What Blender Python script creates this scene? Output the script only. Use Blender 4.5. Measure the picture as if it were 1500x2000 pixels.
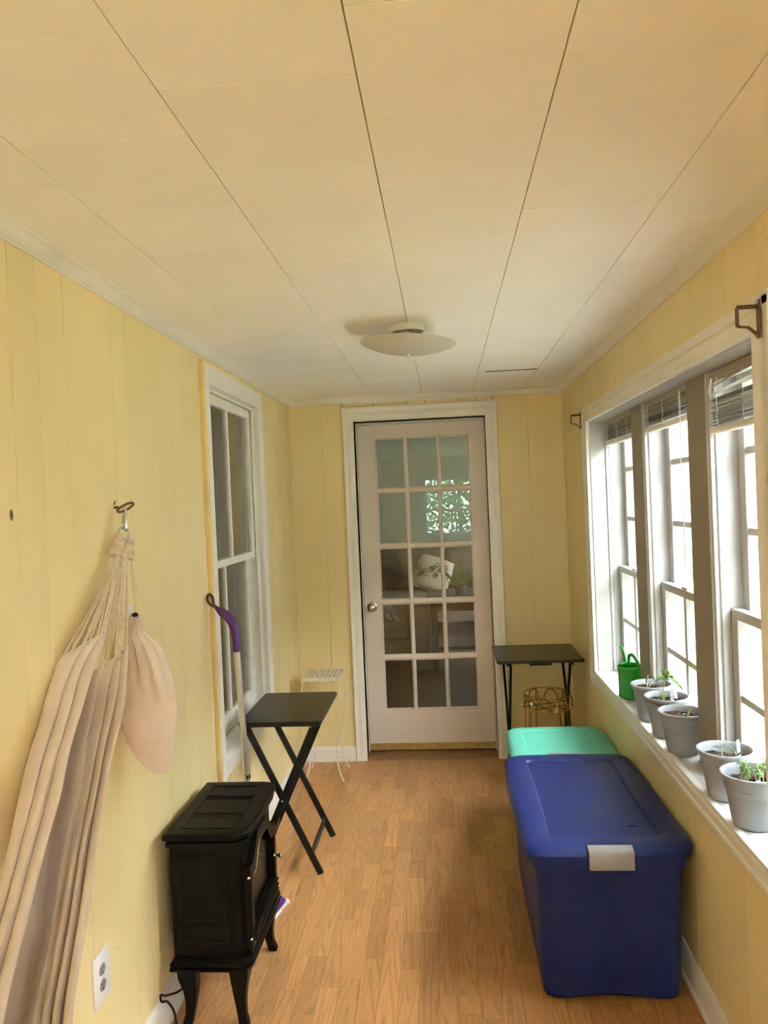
import bpy, bmesh, math, random
from mathutils import Vector, Matrix
from math import pi, sin, cos, radians as rad
random.seed(7)
for o in list(bpy.data.objects): bpy.data.objects.remove(o)
SC = bpy.context.scene
COL = SC.collection

# ---------------------------------------------------------------- camera, world, sun, exposure
cd = bpy.data.cameras.new('camera'); cam = bpy.data.objects.new('camera', cd); COL.objects.link(cam)
R_ = Vector((0.99605158, 0.07771772, -0.04290932)); U_ = Vector((0.04165193, 0.01772898, 0.99897487)); F_ = Vector((-0.07839879, 0.99681776, -0.01442189))
cam.matrix_world = Matrix(((R_.x, U_.x, -F_.x, 0.9303), (R_.y, U_.y, -F_.y, 0.0), (R_.z, U_.z, -F_.z, 1.5898), (0, 0, 0, 1)))
cd.sensor_fit = 'HORIZONTAL'; cd.sensor_width = 36; cd.lens = 1488.34 / 1500 * 36; cd.clip_start = 0.02
SC.camera = cam
W_ = bpy.data.worlds.new('sky'); SC.world = W_; W_.use_nodes = True
bg = W_.node_tree.nodes['Background']; bg.inputs[0].default_value = (0.90, 0.97, 1.06, 1); bg.inputs[1].default_value = 6.6
sd = bpy.data.lights.new('sun', 'SUN'); sun = bpy.data.objects.new('sun', sd); COL.objects.link(sun)
sd.energy = 8.0; sd.angle = rad(3); sd.color = (1, 0.95, 0.86)
sun.rotation_euler = Vector((0.75, 0.15, -0.65)).to_track_quat('-Z', 'Y').to_euler()
SC.view_settings.view_transform = 'Standard'; SC.view_settings.look = 'None'
SC.view_settings.gamma = 1; SC.view_settings.use_curve_mapping = False
SC.view_settings.exposure = 2.80
SC.cycles.use_denoising = True
SC.cycles.max_bounces = 14; SC.cycles.diffuse_bounces = 8; SC.cycles.glossy_bounces = 4
SC.cycles.transparent_max_bounces = 16; SC.cycles.sample_clamp_indirect = 8

W, D, H = 1.664, 4.644, 2.228          # room width, far wall, ceiling
YB = -2.0                              # wall behind the camera

# ---------------------------------------------------------------- materials
def lin(r, g, b):
    f = lambda c: c / 12.92 if c <= 0.04045 else ((c + 0.055) / 1.055) ** 2.4
    return (f(r / 255), f(g / 255), f(b / 255), 1)
MATS = {}
def mat(name, col, rough=0.5, var=0.0, vscale=6, bump=0.0, bscale=60, metal=0.0, stretch=(1, 1, 1), spec=0.5, dark=None, dthr=0.7, dscale=9, attr=0.0, trans=0.0, sheen=0.0, coat=0.0, sss=0.0):
    m = bpy.data.materials.new(name); m.use_nodes = True; nt = m.node_tree; N = nt.nodes; L = nt.links
    b = N['Principled BSDF']; b.inputs['Roughness'].default_value = rough; b.inputs['Metallic'].default_value = metal
    b.inputs['Specular IOR Level'].default_value = spec
    b.inputs['Transmission Weight'].default_value = trans; b.inputs['Sheen Weight'].default_value = sheen; b.inputs['Coat Weight'].default_value = coat
    geo = N.new('ShaderNodeNewGeometry'); mp = N.new('ShaderNodeMapping'); mp.inputs['Scale'].default_value = stretch
    L.new(geo.outputs['Position'], mp.inputs['Vector'])
    c = N.new('ShaderNodeRGB'); c.outputs[0].default_value = (*col[:3], 1); out = c.outputs[0]
    if var:
        n = N.new('ShaderNodeTexNoise'); n.inputs['Scale'].default_value = vscale; n.inputs['Detail'].default_value = 5; L.new(mp.outputs[0], n.inputs['Vector'])
        mr = N.new('ShaderNodeMapRange'); mr.inputs[1].default_value = .3; mr.inputs[2].default_value = .7; mr.inputs[3].default_value = 1 - var; mr.inputs[4].default_value = 1 + var
        L.new(n.outputs[0], mr.inputs[0])
        mx = N.new('ShaderNodeVectorMath'); mx.operation = 'SCALE'; L.new(out, mx.inputs[0]); L.new(mr.outputs[0], mx.inputs['Scale']); out = mx.outputs[0]
    if attr:
        a = N.new('ShaderNodeAttribute'); a.attribute_name = 'rnd'
        mr = N.new('ShaderNodeMapRange'); mr.inputs[3].default_value = 1 - attr; mr.inputs[4].default_value = 1 + attr; L.new(a.outputs['Fac'], mr.inputs[0])
        mx = N.new('ShaderNodeVectorMath'); mx.operation = 'SCALE'; L.new(out, mx.inputs[0]); L.new(mr.outputs[0], mx.inputs['Scale']); out = mx.outputs[0]
    if dark:
        n = N.new('ShaderNodeTexNoise'); n.inputs['Scale'].default_value = dscale; n.inputs['Detail'].default_value = 8; n.inputs['Roughness'].default_value = .7; L.new(mp.outputs[0], n.inputs['Vector'])
        mr = N.new('ShaderNodeMapRange'); mr.inputs[1].default_value = dthr; mr.inputs[2].default_value = dthr + .06; L.new(n.outputs[0], mr.inputs[0])
        mx = N.new('ShaderNodeMix'); mx.data_type = 'RGBA'; L.new(mr.outputs[0], mx.inputs[0]); L.new(out, mx.inputs[6]); mx.inputs[7].default_value = (*dark[:3], 1); out = mx.outputs[2]
    L.new(out, b.inputs['Base Color'])
    if bump:
        n = N.new('ShaderNodeTexNoise'); n.inputs['Scale'].default_value = bscale; n.inputs['Detail'].default_value = 4; L.new(mp.outputs[0], n.inputs['Vector'])
        bp = N.new('ShaderNodeBump'); bp.inputs['Strength'].default_value = bump; bp.inputs['Distance'].default_value = .004; L.new(n.outputs[0], bp.inputs['Height']); L.new(bp.outputs[0], b.inputs['Normal'])
    MATS[name] = m
    return m
YEL = (0.82, 0.68, 0.34)
M_wall = mat('yellow_paint', (0.83, 0.69, 0.36), .45, var=.05, vscale=2.2, bump=.12, bscale=18, stretch=(1, 1, .45), attr=.025)
M_wallraw = mat('orange_yellow_paint', (0.85, .64, .27), .5, var=.06, vscale=8)
M_gap = mat('dark_gap', (0.05, .04, .03), .9)
M_ceil = mat('ceiling_paint', (0.92, 0.90, 0.88), .65, var=.025, vscale=3, bump=.05, bscale=25, attr=.015)
M_ceilgap = mat('ceiling_joint', (0.30, 0.25, 0.18), .9, var=.3, vscale=10)
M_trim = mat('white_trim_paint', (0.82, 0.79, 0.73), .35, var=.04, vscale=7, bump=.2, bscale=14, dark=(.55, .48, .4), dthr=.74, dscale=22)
M_mull = mat('tan_post_face', (0.30, 0.255, 0.18), .45, var=.05, vscale=8, bump=.15, bscale=16)  # room-facing fronts of the posts, toned darker than the other window woodwork
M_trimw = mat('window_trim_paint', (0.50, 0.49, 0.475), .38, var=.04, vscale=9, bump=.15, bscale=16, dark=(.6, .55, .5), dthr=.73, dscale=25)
M_door = mat('door_paint', (0.80, 0.70, 0.61), .35, var=.03, vscale=3, bump=.12, bscale=20, dark=(.5, .4, .32), dthr=.77, dscale=26)
M_peel = mat('peeling_sash_paint', (0.80, 0.77, 0.71), .5, var=.07, vscale=20, bump=.6, bscale=60, dark=(.42, .37, .28), dthr=.68, dscale=40)
M_black = mat('black_paint', (0.006, .0055, .0045), .38, spec=.3, var=.2, vscale=30, bump=.1, bscale=120)
M_tray = mat('black_tray_top', (0.016, .015, .011), .30, spec=.4, var=.15, vscale=10, dark=(.35, .33, .28), dthr=.80, dscale=60)
M_stove = mat('black_cast_metal', (0.0035, .003, .002), .42, spec=.14, var=.2, vscale=25, bump=.25, bscale=220)
M_blkgl = mat('black_glass', (0.004, .004, .004), .25, spec=.15)
M_chrome = mat('chrome', (0.75, .73, .70), .18, metal=1)
M_nickel = mat('satin_nickel', (0.62, .58, .50), .25, metal=1)
M_brass = mat('brass', (0.62, .45, .18), .35, metal=.85, var=.15, vscale=30)
M_gold = mat('gold_wire', (0.50, .34, .12), .2, metal=1)
M_rust = mat('rusty_iron', (0.20, .13, .07), .5, metal=.6, var=.3, vscale=120)
M_zinc = mat('zinc_steel', (0.55, .58, .56), .3, metal=1)
M_blue = mat('navy_plastic', (0.009, .020, .125), .42, spec=.32, var=.06, vscale=6, bump=.25, bscale=260, dark=(.16, .2, .42), dthr=.735, dscale=55)
M_latch = mat('grey_plastic', (0.30, .285, .27), .4, var=.04)
M_teal = mat('teal_plastic', (0.13, .54, .40), .35, var=.04, vscale=5)
M_green = mat('green_plastic', (0.025, .36, .045), .38, var=.08, vscale=9, coat=.1)
M_pot = mat('grey_pot_plastic', (0.30, .315, .33), .5, var=.04, vscale=8)
M_dkpot = mat('dark_grey_pot', (0.12, .12, .115), .5)
M_soil = mat('potting_soil', (0.030, .018, .012), .95, var=.6, vscale=90, bump=1, bscale=160)
M_chip = mat('bark_chip', (0.12, .05, .028), .9, var=.5, vscale=120)
M_leaf = mat('leaf_green', (0.16, .36, .05), .45, var=.25, vscale=50)
M_leafd = mat('dark_leaf', (0.05, .12, .03), .5, var=.3, vscale=60)
M_stem = mat('pale_stem', (0.50, .58, .30), .5, var=.1)
M_tag = mat('white_plastic_tag', (0.80, .80, .78), .4)
M_ink = mat('ink', (0.04, .04, .05), .6)
M_cloth = mat('natural_canvas', (0.72, .585, .46), .9, var=.06, vscale=14, bump=.35, bscale=420, sheen=.2, dark=(.50, .36, .22), dthr=.78, dscale=10)
M_rope = mat('cotton_cord', (0.74, .61, .44), .9, var=.12, vscale=60, bump=.6, bscale=500)
M_purple = mat('purple_plastic', (0.085, .012, .20), .3, var=.05)
M_silver = mat('silver_pole', (0.62, .61, .58), .3, metal=.7)
M_brown = mat('brown_rubber', (0.10, .035, .025), .5)
M_moppad = mat('mop_fringe', (0.75, .70, .66), .9, var=.2, vscale=60)
M_cream = mat('cream_iron', (0.80, .72, .52), .5, var=.1, vscale=60)
M_outlet = mat('outlet_plastic', (0.82, .82, .82), .3)
M_slot = mat('outlet_slot', (0.05, .05, .05), .6)
M_slat = mat('blind_slat', (0.40, .37, .30), .4, var=.08, vscale=12, attr=.5)
M_head = mat('blind_head_rail', (0.42, .38, .32), .5)
M_rail = mat('blind_rail', (0.84, .83, .82), .35)
M_porc = mat('porcelain', (0.82, .80, .74), .3)
M_socket = mat('cream_socket', (0.72, .66, .50), .4)
M_wallg = mat('grey_green_wall', (0.66, .68, .56), .7, var=.03)
M_sofa = mat('taupe_upholstery', (0.17, .125, .095), .9, var=.12, vscale=9, bump=.4, bscale=200)
M_chair = mat('pale_taupe_upholstery', (0.30, .25, .21), .9, var=.12, vscale=9, bump=.4, bscale=200)
M_dfur = mat('grey_fur', (0.36, .33, .29), .9, var=.5, vscale=80, bump=1, bscale=150)
M_wfur = mat('white_fur', (0.72, .68, .66), .9, var=.2, vscale=80, bump=1, bscale=150)
M_dkwood = mat('dark_wood', (0.035, .022, .015), .3, var=.3, vscale=20, stretch=(1, 8, 1))
M_dkfloor = mat('dark_room_floor', (0.045, .024, .013), .35, var=.25, vscale=12, stretch=(1, 8, 1))
M_grass = mat('grass_ground', (0.20, .27, .10), .95, var=.3, vscale=5)
M_patio = mat('bounce_tint_paving', (0.27, .27, .18), .9, var=.08, vscale=4)  # green-yellow tint chosen to colour the light bounced up onto the ceiling
M_siding = mat('grey_fence_board', (0.16, .17, .18), .7, var=.08); M_fgap = mat('fence_gap', (0.04, .04, .045), .9)
M_bush = mat('hedge_leaf', (0.10, .24, .05), .7, attr=.5)
M_bark = mat('bark', (0.12, .09, .06), .9, var=.3)
M_wood = mat('threshold_wood', (0.26, .12, .05), .45, var=.2, vscale=30)

def floor_mat():
    m = bpy.data.materials.new('oak_laminate'); m.use_nodes = True; nt = m.node_tree; N = nt.nodes; L = nt.links; b = N['Principled BSDF']
    geo = N.new('ShaderNodeNewGeometry'); at = N.new('ShaderNodeAttribute'); at.attribute_name = 'rnd'
    cmb = N.new('ShaderNodeCombineXYZ')
    mu = N.new('ShaderNodeMath'); mu.operation = 'MULTIPLY'; mu.inputs[1].default_value = 37; L.new(at.outputs['Fac'], mu.inputs[0])
    L.new(mu.outputs[0], cmb.inputs[0]); L.new(mu.outputs[0], cmb.inputs[1])
    ad = N.new('ShaderNodeVectorMath'); ad.operation = 'ADD'; L.new(geo.outputs['Position'], ad.inputs[0]); L.new(cmb.outputs[0], ad.inputs[1])
    mp = N.new('ShaderNodeMapping'); mp.inputs['Scale'].default_value = (1, .065, 1); L.new(ad.outputs[0], mp.inputs[0])
    # cathedral figure: contour lines of a stretched noise
    n1 = N.new('ShaderNodeTexNoise'); n1.inputs['Scale'].default_value = 14; n1.inputs['Detail'].default_value = 1.2; n1.inputs['Roughness'].default_value = .35; n1.inputs['Distortion'].default_value = .2; L.new(mp.outputs[0], n1.inputs['Vector'])
    m1 = N.new('ShaderNodeMath'); m1.operation = 'MULTIPLY'; m1.inputs[1].default_value = 15; L.new(n1.outputs[0], m1.inputs[0])
    fr = N.new('ShaderNodeMath'); fr.operation = 'FRACT'; L.new(m1.outputs[0], fr.inputs[0])
    rp = N.new('ShaderNodeValToRGB'); rp.color_ramp.elements[0].position = 0; rp.color_ramp.elements[0].color = (.72, .72, .72, 1)
    e = rp.color_ramp.elements; e[1].position = 1; e[1].color = (1.02, 1.02, 1.02, 1); x = e.new(.22); x.color = (1.0, 1.0, 1.0, 1); x = e.new(.80); x.color = (.95, .95, .95, 1); x = e.new(.93); x.color = (.66, .66, .66, 1)
    L.new(fr.outputs[0], rp.inputs[0])
    n2 = N.new('ShaderNodeTexNoise'); n2.inputs['Scale'].default_value = 220; n2.inputs['Detail'].default_value = 3
    mp2 = N.new('ShaderNodeMapping'); mp2.inputs['Scale'].default_value = (1, .06, 1); L.new(ad.outputs[0], mp2.inputs[0]); L.new(mp2.outputs[0], n2.inputs['Vector'])
    mr = N.new('ShaderNodeMapRange'); mr.inputs[1].default_value = .35; mr.inputs[2].default_value = .7; mr.inputs[3].default_value = 1.05; mr.inputs[4].default_value = .88; L.new(n2.outputs[0], mr.inputs[0])
    tn = N.new('ShaderNodeMapRange'); tn.inputs[3].default_value = .86; tn.inputs[4].default_value = 1.13; L.new(at.outputs['Fac'], tn.inputs[0])
    a = N.new('ShaderNodeMath'); a.operation = 'MULTIPLY'; L.new(mr.outputs[0], a.inputs[0]); L.new(tn.outputs[0], a.inputs[1])
    c = N.new('ShaderNodeVectorMath'); c.operation = 'SCALE'; L.new(rp.outputs[0], c.inputs[0]); L.new(a.outputs[0], c.inputs['Scale'])
    mm = N.new('ShaderNodeVectorMath'); mm.operation = 'MULTIPLY'; mm.inputs[1].default_value = (0.56, .275, .100); L.new(c.outputs[0], mm.inputs[0])
    L.new(mm.outputs[0], b.inputs['Base Color']); b.inputs['Roughness'].default_value = .42
    return m
M_floor = floor_mat()

def glass(name, tint=(1, 1, 1), rough=0.0, ior=1.5, wav=0.0):
    m = bpy.data.materials.new(name); m.use_nodes = True; nt = m.node_tree; N = nt.nodes; L = nt.links; N.remove(N['Principled BSDF'])
    t = N.new('ShaderNodeBsdfTransparent'); t.inputs[0].default_value = (*tint, 1); g = N.new('ShaderNodeBsdfGlossy'); g.inputs['Roughness'].default_value = rough
    ge = N.new('ShaderNodeNewGeometry'); dt = N.new('ShaderNodeVectorMath'); dt.operation = 'DOT_PRODUCT'; L.new(ge.outputs['Incoming'], dt.inputs[0]); L.new(ge.outputs['Normal'], dt.inputs[1])
    def mth(op, a, b=None):
        q = N.new('ShaderNodeMath'); q.operation = op; q.use_clamp = op == 'SUBTRACT'
        for i, v in enumerate((a, b)):
            if v is None: continue
            if isinstance(v, (int, float)): q.inputs[i].default_value = v
            else: L.new(v, q.inputs[i])
        return q.outputs[0]
    fr = mth('ADD', mth('MULTIPLY', mth('POWER', mth('SUBTRACT', 1.0, mth('ABSOLUTE', dt.outputs['Value'])), 5.0), .96), .04)
    mx = N.new('ShaderNodeMixShader'); L.new(fr, mx.inputs[0]); L.new(t.outputs[0], mx.inputs[1]); L.new(g.outputs[0], mx.inputs[2]); L.new(mx.outputs[0], N['Material Output'].inputs[0])
    if wav:
        geo = N.new('ShaderNodeNewGeometry'); n = N.new('ShaderNodeTexNoise'); n.inputs['Scale'].default_value = 7; n.inputs['Detail'].default_value = 1
        L.new(geo.outputs['Position'], n.inputs['Vector']); bp = N.new('ShaderNodeBump'); bp.inputs['Strength'].default_value = wav; bp.inputs['Distance'].default_value = .01
        L.new(n.outputs[0], bp.inputs['Height']); L.new(bp.outputs[0], g.inputs['Normal'])
    return m
M_glass = glass('window_glass', (.97, .98, .97), wav=.15)
M_glassd = glass('old_glass', (.93, .95, .92), wav=.015)
def frosted():
    m = bpy.data.materials.new('frosted_glass'); m.use_nodes = True; nt = m.node_tree; N = nt.nodes; L = nt.links; N.remove(N['Principled BSDF'])
    tr = N.new('ShaderNodeBsdfTranslucent'); tr.inputs[0].default_value = (.85, .82, .76, 1); df = N.new('ShaderNodeBsdfDiffuse'); df.inputs[0].default_value = (.72, .69, .62, 1)
    g = N.new('ShaderNodeBsdfGlossy'); g.inputs['Roughness'].default_value = .2; t = N.new('ShaderNodeBsdfTransparent')
    a = N.new('ShaderNodeMixShader'); a.inputs[0].default_value = .5; b = N.new('ShaderNodeMixShader'); b.inputs[0].default_value = .08; c = N.new('ShaderNodeMixShader'); c.inputs[0].default_value = .22
    L.new(df.outputs[0], a.inputs[1]); L.new(tr.outputs[0], a.inputs[2]); L.new(a.outputs[0], b.inputs[1]); L.new(g.outputs[0], b.inputs[2]); L.new(b.outputs[0], c.inputs[1]); L.new(t.outputs[0], c.inputs[2]); L.new(c.outputs[0], N['Material Output'].inputs[0])
    return m
M_frost = frosted()

# ---------------------------------------------------------------- object helpers
WM = {}
def empty(name, loc, rz=0, label=None, cat=None, group=None, kind=None):
    o = bpy.data.objects.new(name, None); COL.objects.link(o); o.location = loc; o.rotation_euler = (0, 0, rz); o.empty_display_size = .05
    WM[o.name] = Matrix.Translation(loc) @ Matrix.Rotation(rz, 4, 'Z')
    tag(o, label, cat, group, kind); return o
def tag(o, label=None, cat=None, group=None, kind=None):
    if label: o['label'] = label
    if cat: o['category'] = cat
    if group: o['group'] = group
    if kind: o['kind'] = kind
    return o
def obj(name, bm, m, parent=None, local=False, label=None, smooth=35, rnd=None, kind=None, **kw):
    """world-space bmesh -> one object (parented: moved into the parent's frame)"""
    me = bpy.data.meshes.new(name); bmesh.ops.recalc_face_normals(bm, faces=bm.faces[:])
    ms = m if isinstance(m, (list, tuple)) else [m]
    if parent is not None:
        Pm = WM[parent.name]
        if not local: bm.transform(Pm.inverted())
        bm.to_mesh(me); loc = None
    else:
        xs = [v.co for v in bm.verts]; c = Vector(((min(v.x for v in xs) + max(v.x for v in xs)) / 2, (min(v.y for v in xs) + max(v.y for v in xs)) / 2, min(v.z for v in xs)))
        bm.transform(Matrix.Translation(-c)); bm.to_mesh(me); loc = c; Pm = Matrix()
    bm.free()
    for q in ms: me.materials.append(q)
    if smooth:
        me.shade_smooth(); me.set_sharp_from_angle(angle=rad(smooth))
    if rnd is not None:
        a = me.attributes.new('rnd', 'FLOAT', 'FACE'); a.data.foreach_set('value', [rnd] * len(me.polygons) if not hasattr(rnd, '__len__') else rnd)
    o = bpy.data.objects.new(name, me); COL.objects.link(o)
    if parent is not None: o.parent = parent; WM[o.name] = Pm.copy()
    else: o.location = loc; WM[o.name] = Matrix.Translation(loc)
    tag(o, label, kind=kind, **kw); return o
def NB(): return bmesh.new()
def box(bm, x0, x1, y0, y1, z0, z1, bev=0.0, mi=0, M=None, seg=1):
    r = bmesh.ops.create_cube(bm, size=1); vs = r['verts']
    for v in vs: v.co = Vector((x0 + (v.co.x + .5) * (x1 - x0), y0 + (v.co.y + .5) * (y1 - y0), z0 + (v.co.z + .5) * (z1 - z0)))
    fs = set(f for v in vs for f in v.link_faces)
    if bev > 0:
        es = list(set(e for f in fs for e in f.edges))
        rr = bmesh.ops.bevel(bm, geom=es, offset=bev, segments=seg, profile=.5, affect='EDGES'); fs = set(rr['faces']) | {f for f in fs if f.is_valid}
        vs = list(set(v for f in fs for v in f.verts))
    for f in fs: f.material_index = mi
    if M is not None: bmesh.ops.transform(bm, matrix=M, verts=vs)
    return vs
def bx(*a, **k):
    bm = NB(); box(bm, *a, **k); return bm
def frames(pts):
    pts = [Vector(p) for p in pts]; T = []
    for i in range(len(pts)):
        a = pts[max(i - 1, 0)]; b = pts[min(i + 1, len(pts) - 1)]; t = (b - a)
        T.append(t.normalized() if t.length > 1e-9 else Vector((0, 0, 1)))
    n = T[0].orthogonal().normalized(); out = []
    for i, t in enumerate(T):
        n = (n - t * n.dot(t)); n = n.normalized() if n.length > 1e-6 else t.orthogonal().normalized()
        out.append((pts[i], n, t.cross(n)))
    return out
def tube(bm, pts, r, seg=8, closed=False, cap=True, mi=0, flat=1.0):
    rs = r if hasattr(r, '__len__') else [r] * len(pts); rings = []
    for k, (p, n, b) in enumerate(frames(pts)):
        rings.append([bm.verts.new(p + (n * cos(2 * pi * i / seg) + b * sin(2 * pi * i / seg) * flat) * rs[k]) for i in range(seg)])
    prs = list(zip(rings, rings[1:])) + ([(rings[-1], rings[0])] if closed else [])
    for A, B in prs:
        for i in range(seg):
            f = bm.faces.new((A[i], A[(i + 1) % seg], B[(i + 1) % seg], B[i])); f.material_index = mi
    if cap and not closed:
        bm.faces.new(rings[0][::-1]).material_index = mi; bm.faces.new(rings[-1]).material_index = mi
    return bm
def tb(*a, **k): return tube(NB(), *a, **k)
def lathe(bm, prof, c=(0, 0, 0), seg=32, M=None, sx=1, sy=1, mi=0):
    rings = []
    allv = []
    for r, z in prof:
        if r < 1e-6: v = bm.verts.new((c[0], c[1], c[2] + z)); rings.append([v]); allv.append(v)
        else:
            R = [bm.verts.new((c[0] + r * sx * cos(2 * pi * i / seg), c[1] + r * sy * sin(2 * pi * i / seg), c[2] + z)) for i in range(seg)]; rings.append(R); allv += R
    for A, B in zip(rings, rings[1:]):
        if len(A) == 1 and len(B) == 1: continue
        for i in range(seg):
            j = (i + 1) % seg
            if len(A) == 1: f = bm.faces.new((A[0], B[j], B[i]))
            elif len(B) == 1: f = bm.faces.new((A[i], A[j], B[0]))
            else: f = bm.faces.new((A[i], A[j], B[j], B[i]))
            f.material_index = mi
    if M is not None: bmesh.ops.transform(bm, matrix=M, verts=allv)
    return bm
def ball(bm, c, r, sc=(1, 1, 1), u=12, v=8):
    x = bmesh.ops.create_uvsphere(bm, u_segments=u, v_segments=v, radius=r)
    for q in x['verts']: q.co = Vector((q.co.x * sc[0] + c[0], q.co.y * sc[1] + c[1], q.co.z * sc[2] + c[2]))
    return bm
def prism(bm, poly, axis, a0, a1, mi=0, bev=0):
    """poly: 2D points in the two other axes (order x,y,z without axis)"""
    def P(u, v, a):
        return {'x': (a, u, v), 'y': (u, a, v), 'z': (u, v, a)}[axis]
    A = [bm.verts.new(P(u, v, a0)) for u, v in poly]; B = [bm.verts.new(P(u, v, a1)) for u, v in poly]; n = len(poly)
    fs = [bm.faces.new(A), bm.faces.new(B[::-1])]
    for i in range(n): fs.append(bm.faces.new((A[i], B[i], B[(i + 1) % n], A[(i + 1) % n])))
    for f in fs: f.material_index = mi
    if bev:
        bmesh.ops.recalc_face_normals(bm, faces=fs)
        bmesh.ops.bevel(bm, geom=[e for f in fs[:2] for e in f.edges], offset=bev, segments=2, profile=.5, affect='EDGES')
    return bm
def rrect(x0, x1, y0, y1, r, n=5, bow=0.0):
    """rounded rectangle outline; bow pushes the long sides out"""
    pts = []
    for cx_, cy_, a0 in ((x1 - r, y1 - r, 0), (x0 + r, y1 - r, 90), (x0 + r, y0 + r, 180), (x1 - r, y0 + r, 270)):
        for k in range(n + 1):
            a = rad(a0 + 90 * k / n); pts.append((cx_ + r * cos(a), cy_ + r * sin(a)))
    return pts
def loft(bm, secs, close=True, mi=0, cap=True):
    rings = [[bm.verts.new(p) for p in s] for s in secs]; n = len(rings[0])
    for A, B in zip(rings, rings[1:]):
        for i in range(n if close else n - 1):
            bm.faces.new((A[i], A[(i + 1) % n], B[(i + 1) % n], B[i])).material_index = mi
    if cap and close: bm.faces.new(rings[0][::-1]).material_index = mi; bm.faces.new(rings[-1]).material_index = mi
    return bm
def solid(o, th, off=0):
    m = o.modifiers.new('thickness', 'SOLIDIFY'); m.thickness = th; m.offset = off; return o
def subd(o, n=2):
    m = o.modifiers.new('smooth', 'SUBSURF'); m.levels = n; m.render_levels = n; return o
def smooth_path(pts, k=6):
    P = [Vector(p) for p in pts]; P = [P[0] * 2 - P[1]] + P + [P[-1] * 2 - P[-2]]; out = []
    for i in range(1, len(P) - 2):
        for s in range(k):
            t = s / k; a, b, c, d = P[i - 1:i + 3]
            out.append(.5 * ((2 * b) + (c - a) * t + (2 * a - 5 * b + 4 * c - d) * t * t + (3 * b - a - 3 * c + d) * t ** 3))
    out.append(P[-2]); return out

# ---------------------------------------------------------------- setting: floor
floor = obj('floor', bx(-.02, W + .02, YB, D + .12, -.06, -.004), M_wood, kind='structure')
bw = .0655; rows = int(W / bw) + 1; rest = NB(); rest_r = []; nb = 0
for i in range(rows):
    x0 = i * bw; x1 = min(x0 + bw, W)
    y = YB - random.uniform(0, .3)
    while y < D + .1:
        ln = random.choice((.16, .22, .30, .38, .42, .46)) * random.uniform(.9, 1.1); a = max(y, YB); b = min(y + ln, D + .105); y += ln
        if b - a < .02: continue
        near = b < 1.95
        g = .0004
        if near:
            n0 = len(rest.faces); box(rest, x0 + g, x1 - g, a + g, b - g, -.004, 0); rv = random.random(); rest_r += [rv] * (len(rest.faces) - n0)
        elif nb < 300:
            obj('floor_board', bx(x0 + g, x1 - g, a + g, b - g, -.004, random.uniform(-.0002, .0001)), M_floor, floor, smooth=0, rnd=random.random()); nb += 1
obj('floor_boards_near', rest, M_floor, floor, smooth=0, rnd=rest_r, kind='stuff')

# ---------------------------------------------------------------- setting: ceiling tiles
ceil = obj('ceiling', bx(-.1, W + .1, YB - .1, D + .14, H + .004, H + .12), M_ceilgap, kind='structure')
xs = [0, .217, .522, .827, 1.132, 1.437, W]
for c in range(6):
    off = 1.139 if c in (0, 2, 4) else 1.2816
    y = off - .2975 * 12
    while y < D:
        a, b = max(y, YB), min(y + .2975, D); y += .2975
        if b - a < .03: continue
        g = random.uniform(.0006, .0013); gy = random.choice((.0003, .0005, .0007))
        dz = random.uniform(0, .0006)
        obj('ceiling_tile', bx(xs[c] + g, xs[c + 1] - g, a + gy, b - gy, H - dz, H + .0045, bev=.0008), M_ceil, ceil, smooth=0, rnd=random.random())
# sagging joint near the far right corner
obj('ceiling_patch', bx(1.17, 1.43, 3.925, 3.93, H - .0035, H), M_gap, ceil, smooth=0)

# ---------------------------------------------------------------- walls with separate planks
def wall(name, axis, pos, sgn, thick, a0, a1, holes, grooves, zt=H, m=M_wall, backmat=None, gap=.0013):
    """axis 'x': wall plane x=pos running along y. sgn: direction pointing out of the room."""
    def B(bm, u0, u1, z0, z1, d0, d1, **k):
        p0, p1 = sorted((pos + sgn * d0, pos + sgn * d1))
        if axis == 'x': box(bm, p0, p1, u0, u1, z0, z1, **k)
        else: box(bm, u0, u1, p0, p1, z0, z1, **k)
    bm = NB(); us = sorted(set([a0, a1] + [u for h in holes for u in h[:2]]))
    for u0, u1 in zip(us, us[1:]):
        hh = sorted([(h[2], h[3]) for h in holes if h[0] <= u0 and h[1] >= u1]); z = -.06
        if u0 == a0: u0 -= .135
        if u1 == a1: u1 += .135
        for z0, z1 in hh:
            if z0 > z: B(bm, u0, u1, z, z0, .004, thick)
            z = z1
        if z < zt + .12: B(bm, u0, u1, z, zt + .12, .004, thick)
    o = obj(name, bm, backmat or m, kind='structure', smooth=0)
    gs = [a0] + sorted(g for g in grooves if a0 < g < a1) + [a1]
    for g0, g1 in zip(gs, gs[1:]):
        cut = sorted(set([g0, g1] + [u for h in holes for u in h[:2] if g0 < u < g1])); rv = random.random()
        for u0, u1 in zip(cut, cut[1:]):
            hh = sorted([(h[2], h[3]) for h in holes if h[0] <= u0 + 1e-6 and h[1] >= u1 - 1e-6]); z = 0; L = gap if u0 == g0 else 0; Rr = gap if u1 == g1 else 0
            segs = []
            for z0, z1 in hh:
                if z0 > z: segs.append((z, z0))
                z = z1
            if z < zt: segs.append((z, zt))
            for z0, z1 in segs:
                if u1 - u0 < .012: continue
                b2 = NB(); B(b2, u0 + L, u1 - Rr, z0, z1, 0, .0042, bev=.0009); obj('wall_panel', b2, m, o, smooth=0, rnd=rv)
    return o
LW = (2.965, 3.80, .57, 2.10)     # left window opening (y0,y1,z0,z1)
gl = [-1.8, -1.5, -1.33, -1.05, -.9, -.62, -.41, -.2, .02, .18, .42, .55, .8, .97, 1.12, 1.35, 1.607, 1.721, 1.85, 2.122, 2.222, 2.43, 2.60, 2.72, 2.89, 3.1, 3.35, 3.6, 3.94, 4.10, 4.32, 4.50]
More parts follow.
